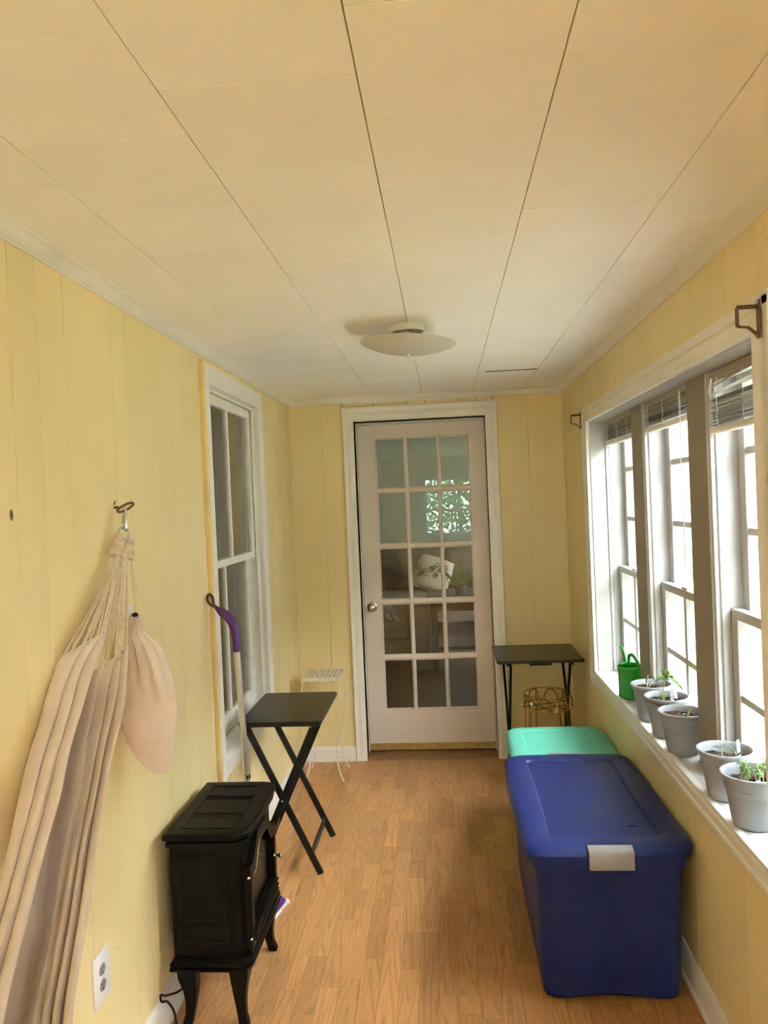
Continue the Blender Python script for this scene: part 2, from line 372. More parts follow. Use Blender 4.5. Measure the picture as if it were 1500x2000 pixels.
wall('wall_left', 'x', 0, -1, .14, YB, D, [LW], gl, gap=.0011)
DO = (.400, 1.200, -.1, 2.08)     # doorway
wall('wall_far', 'y', D, 1, .14, 0, W, [DO], [.202, .335, .528, .738, .841, 1.046, 1.150, 1.249, 1.454], gap=.0011)
for gx in (.335, .528, .738, .841, 1.046, 1.150, 1.249):
    obj('open_joint', bx(gx - .0014, gx + .0014, D - .0004, D + .004, 2.165, 2.192), M_gap, bpy.data.objects['wall_far'], smooth=0)
BW = [(1.81, 2.376), (2.551, 3.117), (3.284, 3.85)]
RZ0, RZ1 = .70, 1.937
BK = (-1.6, -.35)
gr = [-1.8, -1.6, -1.3, -1.0, -.8, -.5, -.3, 0, .2, .45, .7, .9, 1.08, 1.25, 1.42, 1.6, 1.72, 2.003, 2.283, 2.411, 2.62, 2.70, 2.93, 3.10, 3.25, 3.377, 3.50, 3.635, 3.74, 3.98, 4.12, 4.22, 4.45]
wall('wall_right', 'x', W, 1, .21, YB, D, [(1.81, 3.85, RZ0 - .005, RZ1), (BK[0], BK[1], RZ0, RZ1)], gr, gap=.0011)
EW = (.64, 1.36, 1.04, 1.90)
wall('wall_near', 'y', YB, -1, .14, 0, W, [EW], [.2, .35, .62, .8, 1.0, 1.15, 1.4, 1.55])

# crown moulding
def crown(name, axis, sgn, pos, a0, a1):
    pr = [(0, 0), (.036, 0), (.036, -.005), (.030, -.008), (.026, -.016), (.016, -.028), (.008, -.033), (.008, -.037), (0, -.037)]
    bm = NB()
    if axis == 'x': prism(bm, [(pos + sgn * u, H + v) for u, v in pr], 'y', a0, a1)      # runs along y
    else: prism(bm, [(pos + sgn * u, H + v) for u, v in pr], 'x', a0, a1)
    return obj(name, bm, M_trim, kind='structure', smooth=50)
crown('trim_1', 'x', 1, 0, YB, D); crown('trim_2', 'x', -1, W, YB, D); crown('trim_3', 'y', -1, D, 0, W)
def base(name, axis, sgn, pos, a0, a1, h=.088):
    pr = [(0, 0), (.024, 0), (.024, .014), (.015, .017), (.015, h - .024), (.011, h - .016), (.009, h - .004), (.005, h), (0, h)]
    bm = NB(); prism(bm, [(pos + sgn * u, v) for u, v in pr], 'y' if axis == 'x' else 'x', a0, a1)
    return obj(name, bm, M_trim, kind='structure', smooth=40)
base('baseboard_left', 'x', 1, 0, YB, D, .10); base('baseboard_right', 'x', -1, W, YB, D, .10)
base('baseboard_far', 'y', -1, D, 0, .330); base('baseboard_far', 'y', -1, D, 1.276, W)
obj('baseboard_corner', bx(0, .012, D - .012, D, .09, H - .04, bev=.002), M_wall, bpy.data.objects['wall_far'], rnd=.5).name = 'corner_bead'

# ---------------------------------------------------------------- door_1 : french door with fifteen panes
door = empty('door_1', (.8, D, 0), kind='structure')
Y0 = D - .022
def casing_side(x0, x1, z0, z1, flip):
    pr = [(0, 0), (0, .014), (.006, .022), (.016, .022), (.020, .018), (.034, .018), (.038, .020), (.058, .017), (.064, .012), (.070, .012), (.070, 0)]
    bm = NB(); w = x1 - x0; pts = [((x0 + u / .07 * w) if not flip else (x1 - u / .07 * w), D - v) for u, v in pr]; prism(bm, pts, 'z', z0, z1); return bm
obj('door_casing', casing_side(.330, .400, .0, 2.172, False), M_trim, door, smooth=50)
obj('door_casing', casing_side(1.200, 1.274, .0, 2.172, True), M_trim, door, smooth=50)
pr = [(0, 0), (0, .014), (.006, .022), (.016, .022), (.020, .018), (.034, .018), (.038, .020), (.058, .017), (.064, .012), (.070, .012), (.070, 0)]
bm = NB(); prism(bm, [(D - v - .0005, 2.172 - u / .07 * .09) for u, v in pr], 'x', .330, 1.274); obj('door_casing', bm, M_trim, door, smooth=50)
DY = 4.765
for x0, x1 in ((.386, .400), (1.200, 1.214)):
    obj('door_jamb', bx(x0, x1, D, D + .17, 0, 2.08), M_trim, door)
obj('door_jamb', bx(.386, 1.214, D, D + .17, 2.08, 2.094), M_trim, door)
obj('door_stop', bx(.400, .4055, DY - .035, DY - .002, 0, 2.08, bev=.001), M_trim, door); obj('door_stop', bx(1.1945, 1.2, DY - .035, DY - .002, 0, 2.08, bev=.001), M_trim, door); obj('door_stop', bx(.4, 1.2, DY - .035, DY - .002, 2.068, 2.08, bev=.001), M_trim, door)
dx0, dx1, dz0, dz1 = .4065, 1.1935, .028, 2.066
gx0, gx1, gz0, gz1 = .512, 1.100, .271, 1.985; T = .036
obj('stile', bx(dx0, gx0, DY, DY + T, dz0, dz1, bev=.0012), M_door, door); obj('stile', bx(gx1, dx1, DY, DY + T, dz0, dz1, bev=.0012), M_door, door)
obj('top_rail', bx(gx0, gx1, DY, DY + T, gz1, dz1, bev=.0006), M_door, door); obj('bottom_rail', bx(gx0, gx1, DY, DY + T, dz0, gz0, bev=.0006), M_door, door)
pw = .178; mw = .027; ph = .3108; mh = .040
def muntin_v(xc, z0, z1):
    bm = NB(); w = mw / 2; prism(bm, [(xc - w, DY + .022), (xc - w, DY + .012), (xc - w * .55, DY + .003), (xc - w * .3, DY), (xc + w * .3, DY), (xc + w * .55, DY + .003), (xc + w, DY + .012), (xc + w, DY + .022)], 'z', z0, z1); return bm
def muntin_h(zc, x0, x1, h=mh):
    bm = NB(); w = h / 2; prism(bm, [(DY + .022, zc - w), (DY + .012, zc - w), (DY + .003, zc - w * .55), (DY + .0005, zc - w * .3), (DY + .0005, zc + w * .3), (DY + .003, zc + w * .55), (DY + .012, zc + w), (DY + .022, zc + w)], 'x', x0, x1); return bm
for k in (1, 2): obj('muntin', muntin_v(gx0 + k * pw + (k - .5) * mw, gz0, gz1), M_door, door, smooth=50)
for k in range(1, 5): obj('muntin', muntin_h(gz0 + k * ph + (k - .5) * mh, gx0, gx1), M_door, door, smooth=50)
for x0, x1, z0, z1 in ((gx0, gx0 + .009, gz0, gz1), (gx1 - .009, gx1, gz0, gz1), (gx0, gx1, gz0, gz0 + .010), (gx0, gx1, gz1 - .010, gz1)):
    obj('glazing_bead', bx(x0, x1, DY + .008, DY + .022, z0, z1, bev=.003), M_door, door)
for i in range(3):
    for j in range(5):
        px = gx0 + i * (pw + mw); pz = gz0 + j * (ph + mh)
        obj('pane', bx(px - .002, px + pw + .002, DY + .018, DY + .020, pz - .002, pz + ph + .002), M_glassd, door, smooth=0)
# knob: rose, stem, ball
kn = obj('knob', lathe(NB(), [(0, -.062), (.012, -.062), (.022, -.058), (.0285, -.046), (.0285, -.040), (.022, -.028), (.012, -.022), (.011, -.010), (.030, -.008), (.033, -.004), (.033, 0), (0, 0)], (0, 0, 0), 28, M=Matrix.Translation((.457, DY, .928)) @ Matrix.Rotation(-pi / 2, 4, 'X')), M_nickel, door, label='round satin nickel knob', smooth=50)
bm = NB(); box(bm, .405, 1.195, DY - .010, DY, .030, .064, bev=.002); box(bm, .405, 1.195, DY - .016, DY, .024, .033, bev=.002)
sw = obj('door_sweep', bm, M_brass, door, label='brass coloured sweep strip')
for x in (.46, .66, .86, 1.08):
    obj('screw', lathe(NB(), [(0, -.002), (.003, -.002), (.004, 0)], (0, 0, 0), 10, M=Matrix.Translation((x, DY - .010, .050)) @ Matrix.Rotation(pi / 2, 4, 'X') @ Matrix.Scale(-1, 4, (0, 0, 1))), M_rust, sw)
bm = NB(); prism(bm, [(D - .012, 0), (D - .006, .009), (D + .06, .016), (D + .17, .016), (D + .17, 0)], 'x', .386, 1.214); obj('threshold', bm, M_wood, door, smooth=0)

# ---------------------------------------------------------------- window_1 : left wall, looks into the dim house
w1 = empty('window_1', (0, 3.38, .5), kind='structure')
def vboard(x0, x1, y0, y1, z0, z1, b=.002): return bx(x0, x1, y0, y1, z0, z1, bev=b)
obj('window_casing', vboard(0, .020, 2.935, 2.985, .50, 2.163), M_trim, w1); obj('window_casing', vboard(0, .020, 3.782, 3.864, .50, 2.163), M_trim, w1)
obj('window_casing', vboard(0, .0195, 2.985, 3.782, 2.085, 2.163), M_trim, w1)
bm = NB(); prism(bm, [(0, .50), (.014, .50), (.014, .518), (.018, .522), (.018, .534), (.022, .538), (.022, .552), (.026, .556), (.026, .572), (.0, .575)], 'y', 2.985, 3.782); obj('window_apron', bm, M_trim, w1, smooth=30)
obj('casing_edge', vboard(0, .017, 2.916, 2.935, .46, 2.170), M_wallraw, w1); obj('casing_edge', vboard(0, .012, 2.935, 3.87, 2.163, 2.176), M_wallraw, w1)
obj('window_jamb', bx(-.14, 0, 2.965, 2.985, .57, 2.10), M_trim, w1, smooth=0); obj('window_jamb', bx(-.14, 0, 3.782, 3.80, .57, 2.10), M_trim, w1, smooth=0); obj('window_jamb', bx(-.14, 0, 2.985, 3.782, 2.085, 2.10), M_trim, w1, smooth=0)
bm = NB(); prism(bm, [(-.14, .57), (0, .57), (0, .578), (-.055, .590), (-.14, .600)], 'y', 2.985, 3.782); obj('window_sill', bm, M_trim, w1, smooth=0)
obj('window_bead', vboard(-.022, -.010, 2.985, 2.995, .58, 2.085), M_trim, w1); obj('window_bead', vboard(-.022, -.010, 3.770, 3.782, .58, 2.085), M_trim, w1); obj('window_bead', vboard(-.022, -.010, 2.985, 3.782, 2.073, 2.085), M_trim, w1)
def sash(parent, axis, p, s, u0, u1, z0, z1, st, rt, rb, nv, hs, m, mg, th=.03, mw=.022, name='sash'):
    """axis x: sash in plane x=p, s=+1/-1 depth direction; nv vertical muntins, hs heights of horizontal muntins"""
    def B(bm, u0, u1, z0, z1, d0, d1, b=.002):
        q0, q1 = sorted((p + s * d0, p + s * d1))
        if axis == 'x': box(bm, q0, q1, u0, u1, z0, z1, bev=b)
        else: box(bm, u0, u1, q0, q1, z0, z1, bev=b)
    bm = NB()
    B(bm, u0, u0 + st, z0, z1, 0, th); B(bm, u1 - st, u1, z0, z1, 0, th); B(bm, u0 + st, u1 - st, z0, z0 + rb, 0.0004, th - .0004); B(bm, u0 + st, u1 - st, z1 - rt, z1, 0.0004, th - .0004)
    o = obj(name, bm, m, parent)
    bm = NB(); iw = u1 - u0 - 2 * st
    for k in range(nv):
        c = u0 + st + iw * (k + 1) / (nv + 1); B(bm, c - mw / 2, c + mw / 2, z0 + rb, z1 - rt, .004, th - .006)
    us = [u0 + st + iw * k / (nv + 1) for k in range(nv + 2)]
    for h in hs: B(bm, u0 + st, u1 - st, h - mw / 2, h + mw / 2, .0045, th - .0065)
    obj('muntin', bm, m, o)
    zz = [z0 + rb] + list(hs) + [z1 - rt]
    for k in range(nv + 1):
        for a, b in zip(zz, zz[1:]):
            b2 = NB(); B(b2, us[k] - .001, us[k + 1] + .001, a - .001, b + .001, th * .45, th * .45 + .0015, b=0); obj('pane', b2, mg, o, smooth=0)
    return o
sash(w1, 'x', -.024, -1, 2.996, 3.770, 1.335, 2.073, .045, .045, .032, 1, [], M_peel, M_glassd, name='upper_sash')
sash(w1, 'x', -.062, -1, 2.990, 3.778, .598, 1.365, .048, .034, .075, 1, [], M_peel, M_glassd, name='lower_sash')
obj('parting_bead', vboard(-.062, -.055, 2.985, 2.993, .59, 1.335), M_peel, w1); obj('parting_bead', vboard(-.062, -.055, 3.773, 3.782, .59, 1.335), M_peel, w1)

# ---------------------------------------------------------------- windows 2..4 : right wall bank
tr = empty('trim_4', (W, 2.83, .6), kind='structure')
def cas_prof(w): return [(0, 0), (.018, 0), (.018, w * .12), (.014, w * .2), (.016, w * .55), (.020, w * .62), (.020, w * .86), (.012, w * .92), (.012, w), (0, w)]
bm = NB(); prism(bm, [(W - u, RZ1 + v) for u, v in cas_prof(.078)], 'y', 1.70, 3.985); obj('window_casing', bm, M_trim, tr, smooth=30)
bm = NB(); prism(bm, [(W - u, RZ0 - v) for u, v in [(0, 0), (.020, 0), (.020, .010), (.013, .014), (.013, .020), (.018, .026), (.016, .050), (.020, .056), (.012, .066), (.012, .078), (0, .078)]], 'y', 1.70, 3.985); obj('window_casing', bm, M_trim, tr, smooth=30)
bm = NB(); prism(bm, [(W - u, 3.85 + v) for u, v in cas_prof(.13)], 'z', RZ0 - .078, RZ1 + .078); obj('window_casing', bm, M_trim, tr, smooth=30)
bm = NB(); prism(bm, [(W - u, 1.81 - v) for u, v in cas_prof(.11)], 'z', RZ0 - .078, RZ1 + .078); obj('window_casing', bm, M_trim, tr, smooth=30)
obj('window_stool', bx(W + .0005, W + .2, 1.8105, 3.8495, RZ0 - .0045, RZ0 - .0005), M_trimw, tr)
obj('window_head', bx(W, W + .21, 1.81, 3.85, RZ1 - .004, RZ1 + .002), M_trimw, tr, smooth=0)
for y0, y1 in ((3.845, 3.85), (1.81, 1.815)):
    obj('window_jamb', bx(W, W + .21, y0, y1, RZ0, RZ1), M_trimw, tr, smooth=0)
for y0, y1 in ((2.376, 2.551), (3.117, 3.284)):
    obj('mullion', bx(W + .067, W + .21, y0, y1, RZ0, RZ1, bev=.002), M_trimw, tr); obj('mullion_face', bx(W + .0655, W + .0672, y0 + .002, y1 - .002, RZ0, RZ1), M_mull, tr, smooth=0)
for n, (y0, y1) in enumerate(BW):
    w = empty(f'window_{4 - n}', (W + .1, (y0 + y1) / 2, RZ0), kind='structure')
    for a, b in ((y1 - .011, y1), (y0, y0 + .011)):
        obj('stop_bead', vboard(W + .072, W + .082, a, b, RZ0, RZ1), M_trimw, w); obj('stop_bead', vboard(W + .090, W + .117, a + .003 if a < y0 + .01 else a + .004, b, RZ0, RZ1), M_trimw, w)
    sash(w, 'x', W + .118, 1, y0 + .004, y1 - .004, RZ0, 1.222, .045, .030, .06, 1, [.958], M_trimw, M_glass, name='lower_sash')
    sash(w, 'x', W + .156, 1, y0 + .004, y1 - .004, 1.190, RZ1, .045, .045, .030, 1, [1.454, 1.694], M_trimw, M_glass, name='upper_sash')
    # storm window outside
    sash(w, 'x', W + .215, 1, y0 - .01, y1 + .01, RZ0 - .02, RZ1 + .02, .035, .035, .035, 0, [1.25], M_rail, M_glass, th=.018, mw=.03, name='storm_sash')
    if n < 3:
        obj('sash_lock', bx(W + .120, W + .150, (y0 + y1) / 2 - .03, (y0 + y1) / 2 + .03, 1.222, 1.232, bev=.003), M_trimw, w)
# unseen window bank added behind the camera to light the near wall and ceiling
w5 = empty('window_5', (W, -.25, RZ0), kind='structure')
bm = NB(); prism(bm, [(W - u, RZ1 + v) for u, v in cas_prof(.078)], 'y', BK[0] - .1, BK[1] + .1); obj('window_casing', bm, M_trimw, w5, smooth=30)
bm = NB(); prism(bm, [(W - u, RZ0 - v) for u, v in cas_prof(.078)], 'y', BK[0] - .1, BK[1] + .1); obj('window_casing', bm, M_trimw, w5, smooth=30)
for a, s in ((BK[0], -1), (BK[1], 1)):
    bm = NB(); prism(bm, [(W - u, a + s * v) for u, v in cas_prof(.1)], 'z', RZ0 - .078, RZ1 + .078); obj('window_casing', bm, M_trimw, w5, smooth=30)
k = (BK[1] - BK[0]) / 1
for i in range(1):
    y0 = BK[0] + i * k + .05; y1 = BK[0] + (i + 1) * k - .05
    for a, b in ((y0 - .05, y0), (y1, y1 + .05)): obj('mullion', bx(W + .06, W + .21, a, b, RZ0, RZ1), M_trimw, w5, smooth=0)
    sash(w5, 'x', W + .118, 1, y0, y1, RZ0, 1.222, .045, .030, .06, 1, [.958], M_trimw, M_glass, name='lower_sash')
    sash(w5, 'x', W + .156, 1, y0, y1, 1.190, RZ1, .045, .045, .030, 1, [1.454, 1.694], M_trimw, M_glass, name='upper_sash')
# window in the wall behind the camera (seen mirrored in the door glass)
w6 = empty('window_6', (1.0, YB, 1.04), kind='structure')
for a in ((.57, .64, .97, 1.97), (1.36, 1.43, .97, 1.97)): obj('window_casing', bx(a[0], a[1], YB, YB + .02, a[2], a[3], bev=.003), M_trimw, w6)
obj('window_casing', bx(.64, 1.36, YB, YB + .02, 1.90, 1.97, bev=.003), M_trimw, w6); obj('window_casing', bx(.64, 1.36, YB, YB + .02, .97, 1.04, bev=.003), M_trimw, w6)
sash(w6, 'y', YB - .05, -1, .64, 1.36, 1.04, 1.42, .03, .03, .03, 2, [1.25], M_trimw, M_glass, name='lower_sash')
sash(w6, 'y', YB - .08, -1, .64, 1.36, 1.40, 1.90, .03, .03, .03, 2, [1.64], M_trimw, M_glass, name='upper_sash')

# ---------------------------------------------------------------- adjoining rooms (shells), outside
def shell(name, x0, x1, y0, y1, z0, z1, skip, m=M_wallg, t=.1):
    bm = NB()
    if 'x-' not in skip: box(bm, x0 - t, x0, y0 - t, y1 + t, z0, z1)
    if 'x+' not in skip: box(bm, x1, x1 + t, y0 - t, y1 + t, z0, z1)
    if 'y-' not in skip: box(bm, x0, x1, y0 - t, y0, z0, z1)
    if 'y+' not in skip: box(bm, x0, x1, y1, y1 + t, z0, z1)
    box(bm, x0 - t, x1 + t, y0 - t, y1 + t, z1, z1 + t)
    o = obj(name, bm, m, kind='structure', smooth=0); return o
lf = shell('wall_side_room', -3.2, -.14, YB - .2, D + .14, 0, 2.30, ('x+',)); obj('floor_side_room', bx(-3.3, -.14, YB - .3, D + .14, -.06, 0), M_dkfloor, kind='structure', smooth=0)
fx0, fx1, fy1 = -1.8, 2.6, 10.4
bm = NB()
box(bm, fx0 - .1, fx0, D + .14, fy1, 0, 2.5); box(bm, fx1, fx1 + .1, D + .14, fy1, 0, 1.0); box(bm, fx1, fx1 + .1, D + .14, fy1, 2.0, 2.5); box(bm, fx1, fx1 + .1, D + .14, 6.6, 1.0, 2.0); box(bm, fx1, fx1 + .1, 9.2, fy1, 1.0, 2.0)
box(bm, fx0, fx1, fy1, fy1 + .1, 0, 2.5); box(bm, fx0 - .1, fx1 + .1, D + .14, fy1 + .1, 2.5, 2.6)
box(bm, fx0, .386, D + .141, D + .2, 0, 2.5); box(bm, 1.214, fx1, D + .141, D + .2, 0, 2.5); box(bm, .386, 1.214, D + .141, D + .2, 2.094, 2.5)
obj('wall_living_room', bm, M_wallg, kind='structure', smooth=0)
obj('floor_living_room', bx(fx0, fx1, D + .17, fy1, -.06, 0), M_dkfloor, kind='structure', smooth=0)
w7 = empty('window_7', (fx1, 7.75, 1.0), kind='structure'); sash(w7, 'x', fx1 + .03, 1, 6.6, 9.2, 1.0, 2.0, .04, .04, .04, 1, [1.5], M_trim, M_glass)  # unseen window, added and sized to brighten the living room
# outside
obj('ground', bx(-14, 22, -20, 26, -.5, -.42), M_grass, kind='structure', smooth=0)
obj('patio', bx(W + .22, 5.2, -4, 12, -.42, -.38), M_patio, kind='structure', smooth=0)
bm = NB(); box(bm, 5.25, 5.35, -6, 22, -.42, 3.6)
sd_ = obj('fence_outside', bm, M_siding, kind='structure', smooth=0)
bm = NB()
for i in range(90):
    y = -6 + i * .3; box(bm, 5.22, 5.25, y, y + .06, -.40, 3.6)
obj('board_gap', bm, M_fgap, sd_, smooth=0, kind='stuff')
def bush(cx, cy, r, h, n, name='hedge_shrub', seed=1):
    rr = random.Random(seed); bm = NB(); vals = []
    for i in range(n):
        a = rr.uniform(0, 2 * pi); q = rr.random() ** .4 * r; z = rr.uniform(0, 1) ** .8 * h; q *= (1 - .5 * z / h)
        c = Vector((cx + q * cos(a), cy + q * sin(a), -.42 + z)); t = Vector((rr.gauss(0, 1), rr.gauss(0, 1), rr.gauss(0, 1))).normalized(); s = t.orthogonal().normalized(); l = rr.uniform(.05, .11); w = l * .35
        bm.faces.new([bm.verts.new(c + t * l), bm.verts.new(c + s * w), bm.verts.new(c - t * l), bm.verts.new(c - s * w)]); vals.append(rr.random())
    t = empty(name, (cx, cy, -.42))
    obj('foliage', bm, M_bush, t, smooth=0, rnd=vals, kind='stuff'); obj('trunk', tb([(cx, cy, -.42), (cx + .03, cy, h * .4), (cx, cy + .03, h * .7)], [.06, .04, .02], 6), M_bark, t)
    return t
for i, (x, y, r, h) in enumerate([(-.7, -4.8, .9, 3.2), (1.2, -4.6, .9, 3.4), (3.2, -4.9, .9, 2.9)]):
    tag(bush(x, y, r, h, 3000, seed=i + 3), ['leafy shrub outside the near wall, leftmost from inside', 'tallest leafy shrub outside the window behind the camera', 'leafy shrub outside the near wall by the pale siding'][i], 'shrub')

# ---------------------------------------------------------------- window blinds
def blind(n, y0, y1, ztop, nsl, label, droop=False):
    x = W + .085; yc = (y0 + y1) / 2
    t = empty('window_blind', (x, yc, ztop), 0, label, 'blind', 'white slatted blinds pulled up in the right-hand windows')
    obj('head_rail', bx(x - .012, x + .026, y0 + .014, y1 - .014, ztop - .026, ztop, bev=.002), M_head, t)
    z = ztop - .030 - (.050 if droop else 0)
    for k in range(nsl):
        dy = random.uniform(-.003, .003); sk = random.uniform(-.0010, .0010); tl = random.uniform(-.08, .08); zz = z - k * .0055
        b = NB(); vs = box(b, x - .012, x + .013, y0 + .020 + dy, y1 - .020 + dy, -.0006, .0006)
        for v in b.verts: v.co.z += zz + tl * (v.co.x - x) + .0022 * (1 - ((v.co.x - x) / .0125) ** 2) + sk * (v.co.y - yc) / .25
        obj('slat', b, M_slat, t, smooth=0, rnd=random.random())
    zb = z - nsl * .0055
    obj('bottom_rail', bx(x - .013, x + .014, y0 + .018, y1 - .018, zb - .020, zb, bev=.004), M_rail, t)
    for yy in (y0 + .09, yc, y1 - .09):
        b = NB(); tube(b, [(x - .0145, yy, ztop - .02)] + [(x - .015 - (.003 if q % 2 else 0), yy + (.004 if q % 3 else -.003), ztop - .03 - q * (ztop - .03 - zb) / 9) for q in range(1, 9)] + [(x - .014, yy, zb - .01)], .0009, 5); obj('ladder_cord', b, M_rail, t)
    if droop:
        for q, (za, sg) in enumerate(((.040, .012), (.062, .004))):
            pts = [(x, y1 - .02 - (y1 - y0 - .04) * s / 10, ztop - za + sg * sin(pi * s / 10) + .018 * (s / 10) ** 2) for s in range(11)]
            b = NB(); tube(b, pts, .0115, 6, flat=.12)
            obj('slat', b, M_rail, t)
        b = NB(); tube(b, [(x - .016, y1 - .05, ztop - .02), (x - .02, y1 - .045, ztop - .05), (x - .016, y1 - .03, ztop - .065)], .004, 6); obj('tilt_knob', b, M_rail, t)
    if n == 1:
        b = NB(); tube(b, [(x - .022, y0 + .06, ztop - .02), (x - .024, y0 + .065, ztop - .25), (x - .022, y0 + .06, ztop - .62)], .0018, 6); obj('lift_cord', b, M_rail, t)
    return t
blind(2, *BW[2], 1.934, 13, 'raised white blind in the far right-wall window, smallest in view')
blind(1, *BW[1], 1.934, 13, 'raised white blind with a long cord in the middle right-wall window')
blind(0, *BW[0], 1.930, 15, 'raised blind with two loose drooping slats in the nearest window', droop=True)
# curtain rod brackets at both ends of the casing
def bracket(y, s, label):
    t = empty('curtain_bracket', (W, y, 1.95), 0, label, 'bracket')
    x = W - .02
    b = NB(); box(b, x - .003, x, y - .010, y + .010, 1.915, 2.0, bev=.001); obj('wall_plate', b, M_rust, t)
    b = NB(); tube(b, [(x, y, 1.985), (x - .045, y, 1.985), (x - .048, y, 1.983), (x - .048, y, 1.945), (x - .044, y, 1.942), (x - .025, y, 1.940), (x - .008, y, 1.925), (x - .002, y, 1.915)], .009, 8, flat=.18); obj('arm', b, M_rust, t)
    for z in (1.994, 1.921):
        b = NB(); ball(b, (x - .004, y, z), .004, u=8, v=6); obj('screw', b, M_zinc, t)
bracket(1.755, 1, 'bent rusty curtain-rod bracket on the nearest end of the window casing'); bracket(3.962, 1, 'small curtain-rod bracket at the far corner of the window casing')
tag(obj('wall_peg', lathe(NB(), [(0, .018), (.007, .018), (.007, .014), (.0025, .013), (.0025, 0)], (0, 0, 0), 10, M=Matrix.Translation((W, 1.72, 2.12)) @ Matrix.Rotation(-pi / 2, 4, 'Y')), M_wall, rnd=.5), 'tiny yellow-painted peg high on the right wall near the crown moulding', 'peg')

# ---------------------------------------------------------------- ceiling lamp
lc = (.824, 2.80)
lp = empty('ceiling_lamp', (lc[0], lc[1], H), 0, 'flush ceiling lamp with a wide frosted glass dish and bare porcelain base', 'lamp')
obj('canopy', lathe(NB(), [(0, -.001), (.064, -.001), (.066, -.008), (.064, -.024), (.060, -.026), (.058, -.022), (0, -.022)], (*lc, H), 36), M_porc, lp, smooth=40)
cp = obj('base_plate', lathe(NB(), [(0, -.0215), (.056, -.0225), (.056, -.025), (.018, -.027), (0, -.027)], (*lc, H), 32), M_latch, lp, smooth=40, label='grey metal plate')
for a in (20, 100, 200, 290):
    b = NB(); lathe(b, [(0, -.0285), (.004, -.0285), (.005, -.024)], (lc[0] + .04 * cos(rad(a)), lc[1] + .04 * sin(rad(a)), H), 10); obj('screw', b, M_rust, cp)
obj('socket', lathe(NB(), [(.017, -.026), (.022, -.032), (.022, -.050), (.016, -.056), (0, -.056)], (lc[0] - .006, lc[1] - .012, H), 20), M_socket, lp, smooth=40)
b = NB(); ball(b, (lc[0] + .004, lc[1] - .035, H - .050), .016, (1, 1.3, .9)); obj('bulb', b, M_porc, lp)
obj('rod', tb([(*lc, H - .027), (*lc, H - .118)], .003, 8), M_brass, lp)
LT = Matrix.Translation((*lc, H - .08)) @ Matrix.Rotation(rad(3.6), 4, 'Y') @ Matrix.Translation((-lc[0], -lc[1], -(H - .08)))
pf = [(.176, -.066), (.170, -.070), (.140, -.083), (.10, -.094), (.05, -.101), (.006, -.103), (.006, -.1005), (.05, -.0985), (.10, -.0915), (.14, -.0805), (.168, -.068), (.175, -.064), (.176, -.066)]
obj('glass_shade', lathe(NB(), pf, (*lc, H), 56, M=LT), M_frost, lp, smooth=60, label='frosted glass dish shade')
obj('finial', lathe(NB(), [(0, -.100), (.009, -.101), (.009, -.113), (.007, -.116), (0, -.117)], (*lc, H), 16, M=LT), M_porc, lp, smooth=40)

# ---------------------------------------------------------------- hammock
eye = empty('screw_eye', (0, 2.095, 1.603), 0, 'rusty screw eye in the left wall holding up the hammock', 'hook')
b = NB(); tube(b, [(0, 2.093, 1.604), (.012, 2.093, 1.604)], .0035, 8); obj('shank', b, M_rust, eye)
b = NB(); tube(b, [(.033 + .022 * cos(a), 2.093 + .020 * sin(a), 1.603 + .011 * sin(a) + .006 * cos(a)) for a in [pi * 1.02 + 2 * pi * .96 * k / 26 for k in range(27)]], .0036, 8); obj('ring', b, M_rust, eye)
obj('nail', tb([(.001, 2.090, 1.612), (.006, 2.090, 1.622)], .0018, 6), M_rust, eye)
ql = empty('quick_link', (.043, 2.075, 1.57), 0, 'zinc quick link joining screw eye to hammock ring', 'link')
b = NB(); P0 = Vector((.038, 2.078, 1.598)); P1 = Vector((.041, 2.068, 1.545)); ax = (P1 - P0).normalized(); sd2 = Vector((.6, -.8, 0)).normalized() * .0085
loop = [P0 + sd2 * cos(a) - ax * .006 * sin(a) for a in [pi * k / 6 for k in range(7)]] + [P1 - sd2 * cos(a) + ax * .006 * sin(a) for a in [pi * k / 6 for k in range(7)]]
tube(b, loop, .0034, 8, closed=True); obj('link_loop', b, M_zinc, ql)
obj('link_nut', tb([P0 + ax * .018 - sd2, P0 + ax * .038 - sd2], .0072, 6), M_zinc, ql)
LP = [(0.057, 1.800, 1.308), (0.045, 1.740, 1.275), (0.036, 1.680, 1.223), (0.044, 1.600, 1.154), (0.045, 1.530, 1.086), (0.066, 1.450, 1.031), (0.079, 1.370, 0.971), (0.104, 1.250, 0.900), (0.151, 1.100, 0.856), (0.200, 0.950, 0.800), (.22, .70, .74), (.20, .35, .70), (.15, .0, .72), (.10, -.35, .82), (.06, -.65, 1.02), (.05, -.88, 1.26)]
RP = [(0.091, 1.920, 1.250), (0.112, 1.880, 1.211), (0.132, 1.820, 1.160), (0.157, 1.730, 1.115), (0.173, 1.640, 1.054), (0.198, 1.540, 0.994), (0.224, 1.440, 0.948), (0.266, 1.300, 0.891), (0.316, 1.150, 0.841), (0.380, 0.980, 0.800), (.46, .70, .72), (.46, .35, .68), (.42, .0, .70), (.33, -.35, .80), (.22, -.65, 1.0), (.13, -.88, 1.22)]
prof = [(.44, .004), (.42, -.004), (.37, -.003), (.33, .006), (.305, .020), (.29, .012), (.26, -.002), (.21, .000), (.175, .010), (.15, .026), (.135, .014), (.10, .010), (.05, .020), (.01, .036), (0, .055), (.03, .085), (.12, .12), (.25, .14), (.38, .145), (.47, .135), (.53, .115), (.58, .088), (.62, .060), (.655, .046), (.69, .062), (.71, .066), (.735, .040), (.765, .016), (.79, .030), (.815, .048), (.835, .020), (.865, .004), (.885, .024), (.91, .042), (.93, .016), (.955, .000), (.985, -.004), (1.0, .008), (1.0, .026)]
